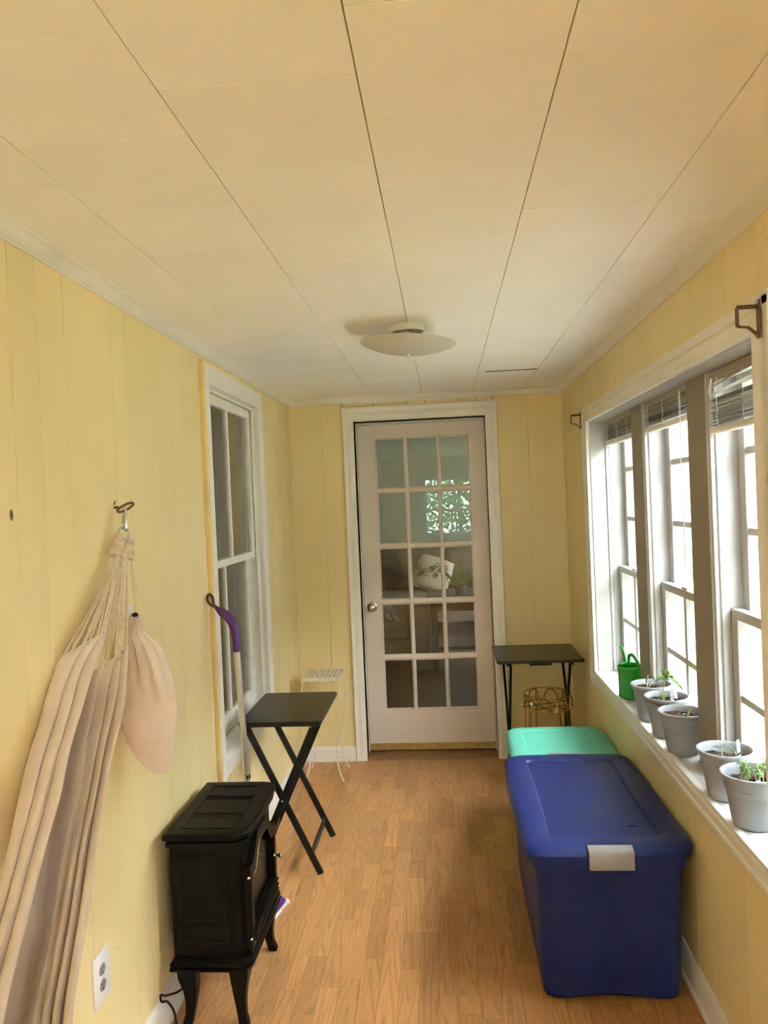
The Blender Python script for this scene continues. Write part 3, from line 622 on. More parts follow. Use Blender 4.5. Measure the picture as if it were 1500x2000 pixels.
C0 = Vector((.93, 0, 1.59)); VT = [(0, .45), (.06, .1), (.14, .15), (.2, .5), (.26, .7), (.34, 1.15), (.42, 1.8), (.5, 1.9), (.57, 1.4), (.62, .95), (.68, 1.1), (.74, .7), (.8, .85), (.86, .45), (.92, .4), (1.0, .1)]
def v0(u):
    for (a, p), (b, q) in zip(VT, VT[1:]):
        if u <= b: return p + (q - p) * (u - a) / (b - a) + .10 * abs(sin(u * 55))
    return .1
def ipt(Ls, s):
    s = max(0, min(len(Ls) - 1.0001, s)); i = int(s); t = s - i; P = [Vector(Ls[max(0, min(len(Ls) - 1, i + k))]) for k in (-1, 0, 1, 2)]; a, b_, c, d = P
    return .5 * ((2 * b_) + (c - a) * t + (2 * a - 5 * b_ + 4 * c - d) * t * t + (3 * b_ - a - 3 * c + d) * t ** 3)
def hp(s, u, sc=1.0):
    l = ipt(LP, s); r = ipt(RP, s); x = r - l; m = (l + r) / 2; ax = (ipt(LP, s + .5) + ipt(RP, s + .5) - ipt(LP, s - .5) - ipt(RP, s - .5)).normalized(); n = x.cross(ax).normalized()
    if s < 9.5:
        if n.dot(m - C0) < 0: n = -n
    elif n.z > 0: n = -n
    n_ = n; k = u * (len(prof) - 1); i = min(int(k), len(prof) - 2); t = k - i; a = prof[i][0] * (1 - t) + prof[i + 1][0] * t; d = prof[i][1] * (1 - t) + prof[i + 1][1] * t
    wd = x.length; f = min(1.6, wd / .17) * (.62 + .05 * min(s, 8)); tp = min(1, .35 + s * .35)
    w = .0025 * sin(s * 2.1 + u * 31)
    p = l + x * (a + .006 * sin(s * 1.7 + u * 9)) + n_ * (d * f * tp + w); p.x = max(p.x, .006 + .02 * (1 if d < .03 else 0)); return p
hm = empty('hammock', (.05, 2.06, 1.50), 0, 'natural canvas hammock hanging from the left wall by fanned cords', 'hammock')
NU = 132; NS = 60; b = NB(); rings = []
for i in range(NS + 1):
    row = []
    for j in range(NU + 1):
        u = j / NU; s0 = v0(u); s1 = 15 - v0(u) * .6; s = s0 + (s1 - s0) * (i / NS); row.append(b.verts.new(hp(s, u)))
    rings.append(row)
for A, B_ in zip(rings, rings[1:]):
    for j in range(NU): b.faces.new((A[j], A[j + 1], B_[j + 1], B_[j]))
cl = obj('canvas_bed', b, M_cloth, hm, smooth=60); solid(cl, .0022)
b = NB(); tube(b, [hp(v0(j / NU), j / NU) for j in range(0, NU + 1)], .0030, 6); obj('hem', b, M_cloth, cl)
K1 = Vector((.036, 2.012, 1.478)); K2 = Vector((.055, 2.040, 1.468))
NC = 26
for k in range(NC):
    u = (k + .3) / (NC - .4); u = min(u, 1); e = hp(v0(u), u); st = K1.lerp(K2, (k / (NC - 1)) ** 1.2) + Vector((0, 0, random.uniform(-.004, .004)))
    mid = st.lerp(e, .5) + Vector((random.uniform(-.004, .004), random.uniform(-.004, .004), -.004 + random.uniform(-.004, .003)))
    b = NB(); tube(b, smooth_path([st + Vector((0, 0, .012)), st, mid, e], 6), .0026, 6); obj('suspension_cord', b, M_rope, hm)
# metal ring and cord wrappings
b = NB(); rc = Vector((.040, 2.058, 1.531)); e1 = Vector((.45, .85, .1)).normalized(); e2 = e1.cross(Vector((.85, -.45, .25))).normalized()
tube(b, [rc + (e1 * cos(a) + e2 * sin(a)) * .0165 for a in [2 * pi * q / 28 for q in range(28)]], .0036, 8, closed=True); obj('ring', b, M_zinc, hm, label='small steel ring')
for (T0, T1, r0, r1) in ((Vector((.030, 2.045, 1.524)), Vector((.036, 2.010, 1.474)), .008, .0165), (Vector((.052, 2.068, 1.508)), Vector((.057, 2.046, 1.462)), .008, .0115)):
    b = NB(); n = 11
    for q in range(n):
        c = T0.lerp(T1, q / (n - 1)); rr = (r0 + (r1 - r0) * (q / (n - 1)) ** .7) * random.uniform(.95, 1.05); axv = (T1 - T0).normalized(); n1 = axv.orthogonal().normalized(); n2 = axv.cross(n1)
        tube(b, [c + (n1 * cos(a) + n2 * sin(a)) * rr + axv * .002 * sin(a + q) for a in [2 * pi * w / 14 for w in range(14)]], .0031, 6, closed=True)
    tube(b, [T0, T1], [r0 * .9, r1 * .9], 12); obj('cord_whipping', b, M_rope, hm, label='tightly wound cord knot')
# far end tied behind the camera
obj('rear_ring', tb([(.03 + .016 * cos(a), -1.2, 1.58 + .016 * sin(a)) for a in [2 * pi * q / 20 for q in range(20)]], .003, 6, closed=True), M_zinc, hm)
for k in range(12):
    u = (k + .5) / 12; e = hp(15 - v0(u) * .6, u); obj('suspension_cord', tb([(.035, -1.19, 1.56), e], .0025, 5), M_rope, hm)
eye2 = empty('screw_eye', (0, -1.2, 1.6), 0, 'screw eye behind the camera holding the rear end of the hammock', 'hook')
obj('shank', tb([(0, -1.2, 1.6), (.016, -1.2, 1.6)], .0035, 8), M_rust, eye2); obj('ring', tb([(.032 + .018 * cos(a), -1.2 + .018 * sin(a), 1.6) for a in [2 * pi * q / 20 for q in range(20)]], .0036, 8, closed=True), M_rust, eye2)

# drawstring bag
bag = empty('drawstring_bag', (.075, 2.07, .86), 0, 'small canvas drawstring bag hanging beside the hammock', 'bag')
rows_ = [((0.042, 1.302), (0.074, 1.301)), ((0.040, 1.291), (0.073, 1.290)), ((0.042, 1.272), (0.077, 1.270)), ((0.033, 1.250), (0.087, 1.249)), ((0.022, 1.222), (0.122, 1.219)), ((0.014, 1.173), (0.146, 1.165)), ((0.008, 1.116), (0.160, 1.107)), ((0.006, 1.075), (0.165, 1.070)), ((0.005, 1.036), (0.167, 1.033)), ((0.006, .979), (0.160, .976)), ((0.014, .942), (0.153, .940)), ((0.040, .908), (0.146, .907)), ((0.062, .882), (0.139, .880)), ((0.078, .868), (0.135, .866)), ((0.091, .858), (0.129, .857))]
th_ = [.010, .014, .012, .018, .026, .032, .036, .036, .034, .030, .027, .022, .016, .011, .005]
secs = []
def brow(t):
    k = t * (len(rows_) - 1); i = min(int(k), len(rows_) - 2); f = k - i; (a, za), (c, zc) = rows_[i]; (a2, za2), (c2, zc2) = rows_[i + 1]
    return a + (a2 - a) * f, za + (za2 - za) * f, c + (c2 - c) * f, zc + (zc2 - zc) * f, th_[i] + (th_[i + 1] - th_[i]) * f
b = NB(); NR = 56; SG = 64
for q in range(NR + 1):
    t = q / NR; a, za, c, zc, th = brow(t); s = []
    g = math.exp(-((t - .20) / .22) ** 2)
    for w in range(SG):
        an = 2 * pi * w / SG; cx_ = (a + c) / 2 + (c - a) / 2 * cos(an); fo = 1 + g * .42 * sin(an * 11 + 1 + t * 6) + .06 * sin(an * 5 + t * 9) * (1 - t) + .09 * sin(an * 3 + t * 14) + .05 * sin(an * 7 - t * 11)
        y = 2.065 - th * sin(an) * fo - .004 * sin(t * 17 + an * 2); z = (za + zc) / 2 + (zc - za) / 2 * cos(an)
        s.append((cx_ + g * .0015 * sin(an * 11), y, z))
    secs.append(s)
loft(b, secs); obj('sack', b, M_cloth, bag, smooth=60)
for dx in (0, .004):
    b = NB(); tube(b, smooth_path([(.058 + dx, 2.062, 1.512), (.056 + dx, 2.060, 1.45), (.058 + dx * 1.5, 2.058, 1.38), (.062 + dx * .5, 2.055, 1.312)], 5), .0014, 6); obj('drawcord', b, M_rope, bag)
b = NB(); ball(b, (.064, 2.050, 1.304), .0082, (1.15, 1, .8)); obj('cord_toggle', b, M_black, bag, label='black cord toggle')
hk = empty('adhesive_hook', (0, 2.165, 1.27), 0, 'small clear adhesive hook on the yellow wall behind the drawstring bag', 'hook')
obj('base_pad', bx(0, .003, 2.152, 2.178, 1.26, 1.315, bev=.001), M_tag, hk); obj('hook_arm', tb(smooth_path([(.003, 2.165, 1.300), (.012, 2.165, 1.275), (.018, 2.165, 1.270), (.020, 2.165, 1.285)], 4), .003, 6), M_tag, hk)

# outlet, wall marks
ou = empty('wall_outlet', (0, 1.876, .398), 0, 'white duplex wall outlet low on the left wall by the stove', 'outlet')
pl = obj('cover_plate', bx(0, .006, 1.832, 1.920, .333, .463, bev=.003, seg=2), M_outlet, ou)
for z in (.418, .378):
    r = obj('receptacle', lathe(NB(), [(0, .0075), (.016, .0075), (.0172, .006), (.0172, 0)], (0, 0, 0), 24, M=Matrix.Translation((0, 1.876, z)) @ Matrix.Rotation(pi / 2, 4, 'Y'), sx=.85), M_latch, ou, smooth=40)
    for y, zz, h in ((1.870, z + .004, .008), (1.882, z + .004, .007)): obj('slot', bx(.0072, .0079, y - .0016, y + .0016, zz - h / 2, zz + h / 2), M_slot, r, smooth=0)
    obj('slot', bx(.0072, .0079, 1.873, 1.879, z - .011, z - .006), M_slot, r, smooth=0)
b = NB(); ball(b, (.006, 1.876, .398), .003, (.5, 1, 1), 8, 6); obj('screw', b, M_outlet, pl)
t = bpy.data.objects['wall_left']
b = NB(); lathe(b, [(0, .0006), (.006, .0006), (.007, 0)], (0, 0, 0), 9, M=Matrix.Translation((0, 1.577, 1.594)) @ Matrix.Rotation(pi / 2, 4, 'Y'), sx=1.9); obj('drill_hole', b, M_rust, t)
for y, z in ((1.98, .41), (2.28, 2.02), (3.97, 1.75), (4.02, 1.752)): obj('nail_hole', bx(0, .0006, y - .0015, y + .0015, z - .0015, z + .0015), M_rust, t, smooth=0)

# ---------------------------------------------------------------- electric stove heater
sv = empty('stove_heater', (.16, 2.46, 0), 0, 'black freestanding electric stove heater against the left wall', 'heater')
X0, X1, YA, YBk = .048, .268, 2.262, 2.668
def stout(x0, x1, y0, y1, c):  # chamfered at the front (aisle side)
    n = 5; pts = [(x0, y0), (x0, y1)]
    for k in range(n + 1): a = rad(90 - 90 * k / n); pts.append((x1 - c + c * cos(a), y1 - c + c * sin(a)))
    for k in range(n + 1): a = rad(0 - 90 * k / n); pts.append((x1 - c + c * cos(a), y0 + c + c * sin(a)))
    return pts
b = NB(); loft(b, [[(x, y, z) for x, y in stout(X0, X1, YA, YBk, c)] for z, c in ((.212, .03), (.30, .03), (.57, .03))]); body = obj('body', b, M_stove, sv, smooth=40)
# relief on the near and far sides
for ys, s in ((YA, -1), (YBk, 1)):
    y0, y1 = sorted((ys, ys + s * .004))
    for a, c, z0, z1 in ((X0 + .02, X1 - .045, .26, .315), (X0 + .02, X1 - .045, .33, .53)):
        for q in ((a, c, z0, z0 + .006), (a, c, z1 - .006, z1), (a, a + .006, z0, z1), (c - .006, c, z0, z1)):
            obj('side_moulding', bx(q[0], q[1], y0, y1, q[2], q[3], bev=.0015), M_stove, body)
tp_ = NB()
loft(tp_, [[(x, y, z) for x, y in stout(.036 - e, .292 + e, 2.247 - e, 2.683 + e, .05)] for z, e in ((.556, -.016), (.560, -.004), (.572, -.003), (.575, -.008), (.580, -.004), (.584, .003), (.594, .004), (.600, 0), (.602, -.006), (.602, -.03))])
top = obj('top_plate', tp_, M_stove, sv, smooth=28)
for y0, y1 in ((2.285, 2.385), (2.398, 2.530), (2.543, 2.640)):  # three relief fields
    for q in ((.075, .245, y0, y0 + .007), (.075, .245, y1 - .007, y1), (.075, .082, y0, y1), (.238, .245, y0, y1)):
        obj('top_moulding', bx(*q, .6015, .6045, bev=.0013), M_stove, top)
b = NB(); loft(b, [[(x, y, z) for x, y in stout(.040 - e, .292 + e, 2.238 - e, 2.700 + e, .045)] for z, e in ((.180, -.010), (.184, 0), (.192, .001), (.194, -.005), (.198, -.005), (.200, .0), (.207, -.001), (.213, -.012), (.216, -.02))]); obj('base_plinth', b, M_stove, sv, smooth=28)
def sleg(xc, yc, sx, sy):
    secs = []
    for z, o, w in ((.184, .0, .030), (.15, .0, .027), (.11, -.004, .021), (.07, -.004, .016), (.035, .000, .0135), (.010, .006, .0145), (0, .008, .015)):
        cx_ = xc + sx * o; cy_ = yc + sy * o; secs.append([(cx_ - w, cy_ - w, z), (cx_ + w, cy_ - w, z), (cx_ + w, cy_ + w, z), (cx_ - w, cy_ + w, z)])
    return loft(NB(), secs[::-1])
for xc, yc, sx, sy in ((.085, 2.280, -1, -1), (.248, 2.280, 1, -1), (.085, 2.660, -1, 1), (.248, 2.660, 1, 1)):
    o = obj('leg', sleg(xc, yc, sx, sy), M_stove, sv, smooth=40); m = o.modifiers.new('bevel', 'BEVEL'); m.width = .003; m.segments = 2
obj('motor_housing', bx(.09, .24, 2.33, 2.60, .155, .184, bev=.003), M_stove, sv)
# arched door on the aisle side with black glass
def arch(y0, y1, z0, zs, zt, n=16):
    up = []
    for k in range(n + 1):
        t = k / n; y = y1 + (y0 - y1) * t; q = min(1, max(0, (.5 - abs(t - .5) - .10) / .24)); up.append((y, zs + (zt - zs) * (q * q * (3 - 2 * q)) * (1 - .10 * (2 * t - 1) ** 2)))
    return [(y0, z0), (y1, z0)] + up
b = NB(); o_ = arch(2.290, 2.630, .228, .480, .548); i_ = arch(2.318, 2.605, .290, .440, .510); n = len(o_)
for x, bev_ in ((.290, 0),):
    A = [b.verts.new((x, *p)) for p in o_]; B_ = [b.verts.new((x, *p)) for p in i_]; A0 = [b.verts.new((.262, *p)) for p in o_]; B0 = [b.verts.new((.270, *p)) for p in i_]
    for k in range(n):
        k2 = (k + 1) % n
        b.faces.new((A[k], A[k2], B_[k2], B_[k])); b.faces.new((A0[k], A0[k2], A[k2], A[k])); b.faces.new((B_[k], B_[k2], B0[k2], B0[k]))
dr = obj('door', b, M_stove, sv, smooth=30)
b = NB(); tube(b, [(.2905, *p) for p in i_[7:]], .0015, 6); obj('door_highlight', b, M_chrome, dr, label='highlight drawn along the arched door opening')  # thin chrome tube stands in for the highlight along the arch
b = NB(); prism(b, i_, 'x', .268, .271); obj('glass', b, M_blkgl, dr, smooth=0)
for z in (.245, .262, .280): obj('door_ledge', bx(.288, .297, 2.305, 2.625, z - .004, z + .004, bev=.002), M_stove, dr)
obj('door_knob', lathe(NB(), [(.0, .030), (.009, .029), (.011, .024), (.006, .016), (.004, .006), (.006, 0)], (0, 0, 0), 16, M=Matrix.Translation((.289, 2.604, .370)) @ Matrix.Rotation(pi / 2, 4, 'Y')), M_chrome, dr, smooth=50, label='small chrome knob')
for z0 in (.435, .245):
    b = NB(); tube(b, [(.283, 2.292, z0 - .028), (.283, 2.292, z0 + .006)], .008, 10); h = obj('hinge', b, M_stove, sv); b = NB(); ball(b, (.283, 2.292, z0 + .010), .0065, u=10, v=8); obj('hinge_ball', b, M_chrome, h, label='chrome hinge finial')
obj('hinge_rod', tb([(.281, 2.292, .235), (.281, 2.292, .445)], .0055, 8), M_stove, sv)
b = NB(); tube(b, smooth_path([(.10, 2.36, .165), (.06, 2.30, .10), (.030, 2.235, .115), (.022, 2.205, .135), (.03, 2.19, .125), (.038, 2.215, .108), (.05, 2.235, .06), (.058, 2.22, .006), (.065, 2.12, .005), (.05, 2.0, .005), (.04, 1.93, .005)], 8), .0035, 6); obj('power_cord', b, M_black, sv)

# ---------------------------------------------------------------- folding tray tables
def tray_table(x0, x1, y0, y1, h, along, label, scuffs=()):
    """legs cross in planes perpendicular to `along` (the long direction)"""
    xc, yc = (x0 + x1) / 2, (y0 + y1) / 2
    t = empty('tray_table', (xc, yc, 0), 0, label, 'table', 'black folding tray tables')
    b = NB(); o_ = rrect(x0, x1, y0, y1, .016); sh = lambda e: [((x - xc) * (1 - e / ((x1 - x0) / 2)) + xc, (y - yc) * (1 - e / ((y1 - y0) / 2)) + yc) for x, y in o_]
    loft(b, [[(x, y, z) for x, y in sh(e)] for z, e in ((h - .017, .004), (h - .013, 0), (h - .004, 0), (h, .004))]); tpx = obj('table_top', b, M_tray, t, smooth=30)
    if along == 'y': a0, a1, s0, s1 = y0 + .055, y1 - .055, x0 + .016, x1 - .040
    else: a0, a1, s0, s1 = x0 + .062, x1 - .062, y0 + .030, y1 - .022
    P = (lambda s, a, z: (s, a, z)) if along == 'y' else (lambda s, a, z: (a, s, z))
    def bar(p, q, w, th, name, par=t):
        p, q = Vector(p), Vector(q); d = (q - p); L_ = d.length; d.normalize(); ay = Vector(P(0, 1, 0)); n = d.cross(ay).normalized()
        b = NB(); box(b, -w / 2, w / 2, -th / 2, th / 2, 0, L_, bev=.003); M = Matrix(((n.x, ay.x, d.x, p.x), (n.y, ay.y, d.y, p.y), (n.z, ay.z, d.z, p.z), (0, 0, 0, 1))); b.transform(M); return obj(name, b, M_black, par)
    zt = h - .030
    for a, sg in ((a0, 1), (a1, -1)):
        bar(P(s0, a, .010), P(s1, a, zt), .028, .013, 'leg'); bar(P(s1, a + sg * .0135, .010), P(s0, a + sg * .0135, zt), .028, .013, 'leg')
        for q in ((s0 + s1) / 2,):
            b = NB(); ball(b, P(q, a - sg * .007, (zt + .01) / 2 + 0.0), .0045, u=8, v=6); obj('pivot_bolt', b, M_chrome, t, label='bright pivot bolt')
        b = NB(); ball(b, P(s1 - .012, a - sg * .007, zt - .006), .004, u=8, v=6); obj('pivot_bolt', b, M_chrome, t, label='bright pivot bolt')
        obj('apron_rail', bx(*sorted((P(s0, 0, 0)[0], P(s1, 0, 0)[0])), a - .008, a + .008, h - .034, h - .0165, bev=.002) if along == 'y' else bx(a - .008, a + .008, s0, s1, h - .034, h - .0165, bev=.002), M_black, t)
    for s, z, off in ((s1 - .040, .088, 1), (s0 + .040, .088, 0)):
        o2 = .0135 if off else 0
        p = P(s, a0 + o2, z); q = P(s, a1 - o2, z); b = NB(); box(b, min(p[0], q[0]) - (.005 if along == 'y' else 0), max(p[0], q[0]) + (.005 if along == 'y' else 0), min(p[1], q[1]) - (.005 if along == 'x' else 0), max(p[1], q[1]) + (.005 if along == 'x' else 0), z - .016, z + .016, bev=.002); obj('stretcher', b, M_black, t)
    if along == 'x':
        obj('clip', bx(xc - .06, xc + .06, y0 + .012, y0 + .022, h - .030, h - .016, bev=.002), M_black, t)
    for (u, v, w) in scuffs:
        obj('scuff_mark', bx(x0 + u, x0 + u + w, y0 + v, y0 + v + .005, h, h + .0003), M_latch, tpx, smooth=0)
    return t
tray_table(.028, .383, 3.13, 3.63, .683, 'y', 'black folding tray table standing by the left window', ((.23, .36, .012), (.26, .365, .006), (.12, .26, .004), (.05, .06, .006)))
tray_table(1.180, 1.655 - .008, 4.12, 4.57, .700, 'x', 'black folding tray table in the far right corner beside the door')

# ---------------------------------------------------------------- white wire plant stand with mosaic top
ps = empty('plant_stand', (.187, 4.395, 0), 0, 'cream wrought-iron plant stand with a mosaic top left of the door', 'stand')
sx0, sx1, sy0, sy1, sz = .082, .292, 4.275, 4.505, .600
b = NB()
for q in ((sx0, sx1, sy0, sy0 + .006), (sx0, sx1, sy1 - .006, sy1), (sx0, sx0 + .006, sy0, sy1), (sx1 - .006, sx1, sy0, sy1)): box(b, *q, sz - .022, sz + .001, bev=.0015)
obj('top_frame', b, M_cream, ps); mb = obj('mosaic_bed', bx(sx0 + .006, sx1 - .006, sy0 + .006, sy1 - .006, sz - .012, sz - .0035), M_rust, ps, smooth=0)
# broken-tile mosaic: jittered grid of quads with a border row
nx, ny = 8, 8; ix0, ix1, iy0, iy1 = sx0 + .008, sx1 - .008, sy0 + .008, sy1 - .008
G = {}
for i in range(nx + 1):
    for j in range(ny + 1):
        jx = 0 if i in (0, 1, nx - 1, nx) else random.uniform(-.007, .007); jy = 0 if j in (0, 1, ny - 1, ny) else random.uniform(-.008, .008)
        G[i, j] = Vector((ix0 + (ix1 - ix0) * i / nx + jx, iy0 + (iy1 - iy0) * j / ny + jy, 0))
for i in range(nx):
    for j in range(ny):
        c = (G[i, j] + G[i + 1, j] + G[i + 1, j + 1] + G[i, j + 1]) / 4; q = [c + (p - c) * .80 for p in (G[i, j], G[i + 1, j], G[i + 1, j + 1], G[i, j + 1])]
        b = NB(); prism(b, [(p.x, p.y) for p in q], 'z', sz - .0036, sz + random.uniform(-.0005, .0006)); obj('mosaic_tile', b, M_cream, ps, smooth=0)
for sx, sy in ((-1, -1), (1, -1), (-1, 1), (1, 1)):
    cx_, cy_ = .187, 4.39; hx, hy = .098, .108
    P_ = [(cx_ + sx * (hx - .006), cy_ + sy * (hy - .006), sz - .018), (cx_ + sx * (hx + .012), cy_ + sy * (hy + .008), .53), (cx_ + sx * (hx + .018), cy_ + sy * (hy + .012), .45), (cx_ + sx * (hx - .004), cy_ + sy * (hy), .30), (cx_ + sx * (hx - .018), cy_ + sy * (hy - .008), .18), (cx_ + sx * (hx - .012), cy_ + sy * (hy - .004), .08), (cx_ + sx * (hx + .016), cy_ + sy * (hy + .012), .004)]
    sp = smooth_path(P_, 9); b = NB(); 
    fr = frames(sp)
    for ph in (0, pi): tube(b, [p + (n_ * cos(k * .9 + ph) + b_ * sin(k * .9 + ph)) * .0022 for k, (p, n_, b_) in enumerate(fr)], .0028, 6)
    obj('leg', b, M_cream, ps)
b = NB(); q = [(.187 - .080, 4.39 - .100), (.187 + .080, 4.39 - .100), (.187 + .080, 4.39 + .100), (.187 - .080, 4.39 + .100)]
for k in range(4): tube(b, [(*q[k], .175), (*q[(k + 1) % 4], .175)], .002, 6)
obj('cross_wire', b, M_cream, ps)

# ---------------------------------------------------------------- gold wire plant stand
gs = empty('wire_plant_stand', (1.452, 4.20, 0), 0, 'gold wire plant stand under the far tray table behind the teal bin', 'stand')
gc = (1.452, 4.215)
ring = lambda r, z, n=40: [(gc[0] + r * cos(2 * pi * k / n), gc[1] + r * sin(2 * pi * k / n), z) for k in range(n)]
obj('upper_ring', tb(ring(.125, .500), .0036, 8, closed=True), M_gold, gs); obj('lower_ring', tb(ring(.135, .430), .0036, 8, closed=True), M_gold, gs)
for k in range(8):
    a0 = 2 * pi * k / 8 + .2; a1 = a0 + .62; pts = []
    for q in range(13):
        t = q / 12; a = a0 + (a1 - a0) * t; zz = .430 + .066 * sin(pi * t) ** .6; r = .136 - .012 * sin(pi * t); pts.append((gc[0] + r * cos(a), gc[1] + r * sin(a), zz))
    obj('arch_wire', tb(pts, .0032, 6), M_gold, gs)
for k in range(2):
    for off in (-.04, .04):
        a = Vector((cos(k * pi / 2 + .4), sin(k * pi / 2 + .4), 0)); n = Vector((-a.y, a.x, 0)); h = math.sqrt(.133 ** 2 - off ** 2)
        obj('cross_wire', tb([Vector((*gc, .431)) + n * off - a * h, Vector((*gc, .431)) + n * off + a * h], .003, 6), M_gold, gs)
for k in range(4):
    a = 2 * pi * k / 4 + .55
    for da in (-.18, .18):
        p = [(gc[0] + r * cos(a + da * f), gc[1] + r * sin(a + da * f), z) for r, z, f in ((.126, .498, 1), (.134, .43, 1), (.140, .25, .9), (.150, .03, .5), (.152, .004, 0))]
        obj('leg', tb(smooth_path(p, 5), .0034, 7), M_gold, gs)

# ---------------------------------------------------------------- storage bins
def bin_(name, x0, x1, y0, y1, h, mb_, label, group, panel, latch=True, tilt=0, foot=.04):
    xc, yc = (x0 + x1) / 2, (y0 + y1) / 2; t = empty(name, (xc, yc, 0), 0, label, 'bin', group)
    def out(e, r=.05, bow=0, dy0=0, dy1=0, n=9):
        X0_, X1_, Y0_, Y1_ = x0 + e, x1 - e, y0 + e, y1 - e; r = min(r, .4 * (X1_ - X0_)); pts = []
        cs = ((X1_ - r, Y1_ - r, 0), (X0_ + r, Y1_ - r, 90), (X0_ + r, Y0_ + r, 180), (X1_ - r, Y0_ + r, 270))
        for (cx_, cy_, a0), nxt in zip(cs, cs[1:] + cs[:1]):
            arc = [(cx_ + r * cos(rad(a0 + 90 * k / 6)), cy_ + r * sin(rad(a0 + 90 * k / 6))) for k in range(7)]; pts += arc
            e0 = arc[-1]; a1 = nxt[2]; e1 = (nxt[0] + r * cos(rad(a1)), nxt[1] + r * sin(rad(a1)))
            for q in range(1, n): pts.append((e0[0] + (e1[0] - e0[0]) * q / n, e0[1] + (e1[1] - e0[1]) * q / n))
        res = []
        for x, y in pts:
            u = (x - xc) / ((X1_ - X0_) / 2); v = (y - yc) / ((Y1_ - Y0_) / 2)
            res.append((x + bow * u * (1 - v * v), y + bow * .6 * v * (1 - u * u)))
        return res
    # tapered body with foot indents and a rolled rim
    secs = []
    for z, e, bow in ((.004, foot + .008, 0), (0.0, foot + .018, 0), (.014, foot, 0), (.05, foot - .004, 0), (h * .5, foot * .6 + .006, .0), (h - .065, .024, 0), (h - .060, .012, 0), (h - .035, .010, 0), (h - .012, .012, 0)): secs.append([(x, y, z) for x, y in out(e, .045, bow)])
    secs = [secs[1]] + secs[2:]
    b = NB(); loft(b, secs)
    for v in b.verts:
        if v.co.z < .06:
            s = max(0, cos((v.co.x - xc) / (x1 - x0) * 2 * pi * 1.0) * .5 + .2) if abs(v.co.y - y0) < .06 else 0
            v.co.z = max(v.co.z, v.co.z + s * .020) if v.co.z < .02 else v.co.z
    body = obj('body', b, mb_, t, smooth=40)
    # lid: skirt, edge, flat border, step down to curved inner panel
    def zt(x, y): 
        u = max(0, (x - xc) / ((x1 - x0) / 2)); v = max(0, (yc - y) / ((y1 - y0) / 2)); return tilt * (u * v) ** 2
    pin, dep, bow = panel
    L_ = [(h - .040, .002, .012), (h - .038, -.002, .012), (h - .012, -.003, .012), (h - .002, .004, .012), (h + .004, .014, .010), (h + .0075, .03, .004), (h + .0075, pin - .003, -bow * .4), (h + .0065, pin, -bow * .4), (h + .0065 - dep, pin + .006, -bow * .4), (h + .007 - dep, pin + .05, -bow * .2), (h + .010 - dep, pin + .11, 0)]
    secs = [[(x, y, z + zt(x, y)) for x, y in out(e, .055 if e < .02 else .03, bo)] for z, e, bo in L_]
    b = NB(); rings = [[b.verts.new(p) for p in s] for s in secs]; n = len(rings[0])
    for A, B_ in zip(rings, rings[1:]):
        for i in range(n): b.faces.new((A[i], A[(i + 1) % n], B_[(i + 1) % n], B_[i]))
    b.faces.new(rings[-1]); lid = obj('lid', b, mb_, t, smooth=32); solid(lid, .002, -1)
    if latch:
        for ys, s in ((y0, 1), (y1, -1)):
            yb = ys - s * .010
            b = NB(); P_ = [(yb - s * .004, h - .052), (yb - s * .006, h - .006), (yb + s * .002, h + .006), (yb + s * .022, h + .0125), (yb + s * .032, h + .0105), (yb + s * .030, h - .0), (yb + s * .006, h - .006), (yb + s * .004, h - .052)]
            prism(b, P_, 'x', xc - .068, xc + .068, bev=.003); obj('latch', b, M_latch, t, label='light grey snap latch', smooth=40)
    return t, lid
blue, blid = bin_('storage_bin', 1.143, 1.645, 2.352, 3.235, .492, M_blue, 'large navy blue storage bin with grey latches by the right wall', None, (.075, .007, .018), tilt=.016, foot=.040)
teal, tlid = bin_('storage_bin', 1.195, 1.645, 3.262, 3.800, .438, M_teal, 'teal-lidded storage bin behind the navy bin', None, (.06, .006, .008), latch=False, foot=.03)
b = NB(); box(b, 1.482, 1.512, 2.515, 2.519, .498, .4995); tag(obj('lint_thread', b, M_black, smooth=0), 'short dark thread lying on the navy bin lid', 'thread')
# moulded lid mark (faint raised double loop)
b = NB()
for cy_ in (2.845, 2.885): tube(b, [(1.425 + .016 * cos(a), cy_ + .020 * sin(a), .4935) for a in [2 * pi * k / 20 for k in range(20)]], .0016, 5, closed=True)
obj('moulded_mark', b, M_blue, blid)

# ---------------------------------------------------------------- spray mop
mp_ = empty('spray_mop', (.150, 2.87, 0), 0, 'purple and silver flat mop leaning on the left wall by the window', 'mop')
b = NB(); tube(b, smooth_path([(.150, 2.870, .050), (.141, 2.870, .30), (.132, 2.870, .545)], 4), .0105, 12); obj('lower_pole', b, M_silver, mp_)
b = NB(); tube(b, [(.1325, 2.870, .545), (.1315, 2.870, .560)], .0135, 14); obj('collar', b, M_chrome, mp_)
b = NB(); tube(b, [(.1315, 2.870, .560), (.113, 2.870, 1.045)], .0125, 16); obj('upper_pole', b, M_silver, mp_)
b = NB(); tube(b, smooth_path([(.1135, 2.870, 1.035), (.111, 2.870, 1.09), (.108, 2.870, 1.125), (.098, 2.870, 1.152), (.080, 2.870, 1.175), (.058, 2.870, 1.192), (.040, 2.870, 1.208)], 5), [.0145] * 5 + [.0155] * 6 + [.0175] * 8 + [.0175] * 5 + [.016, .0145, .013, .0115, .010, .0085, .007], 16); obj('handle', b, M_purple, mp_, label='purple plastic handle')
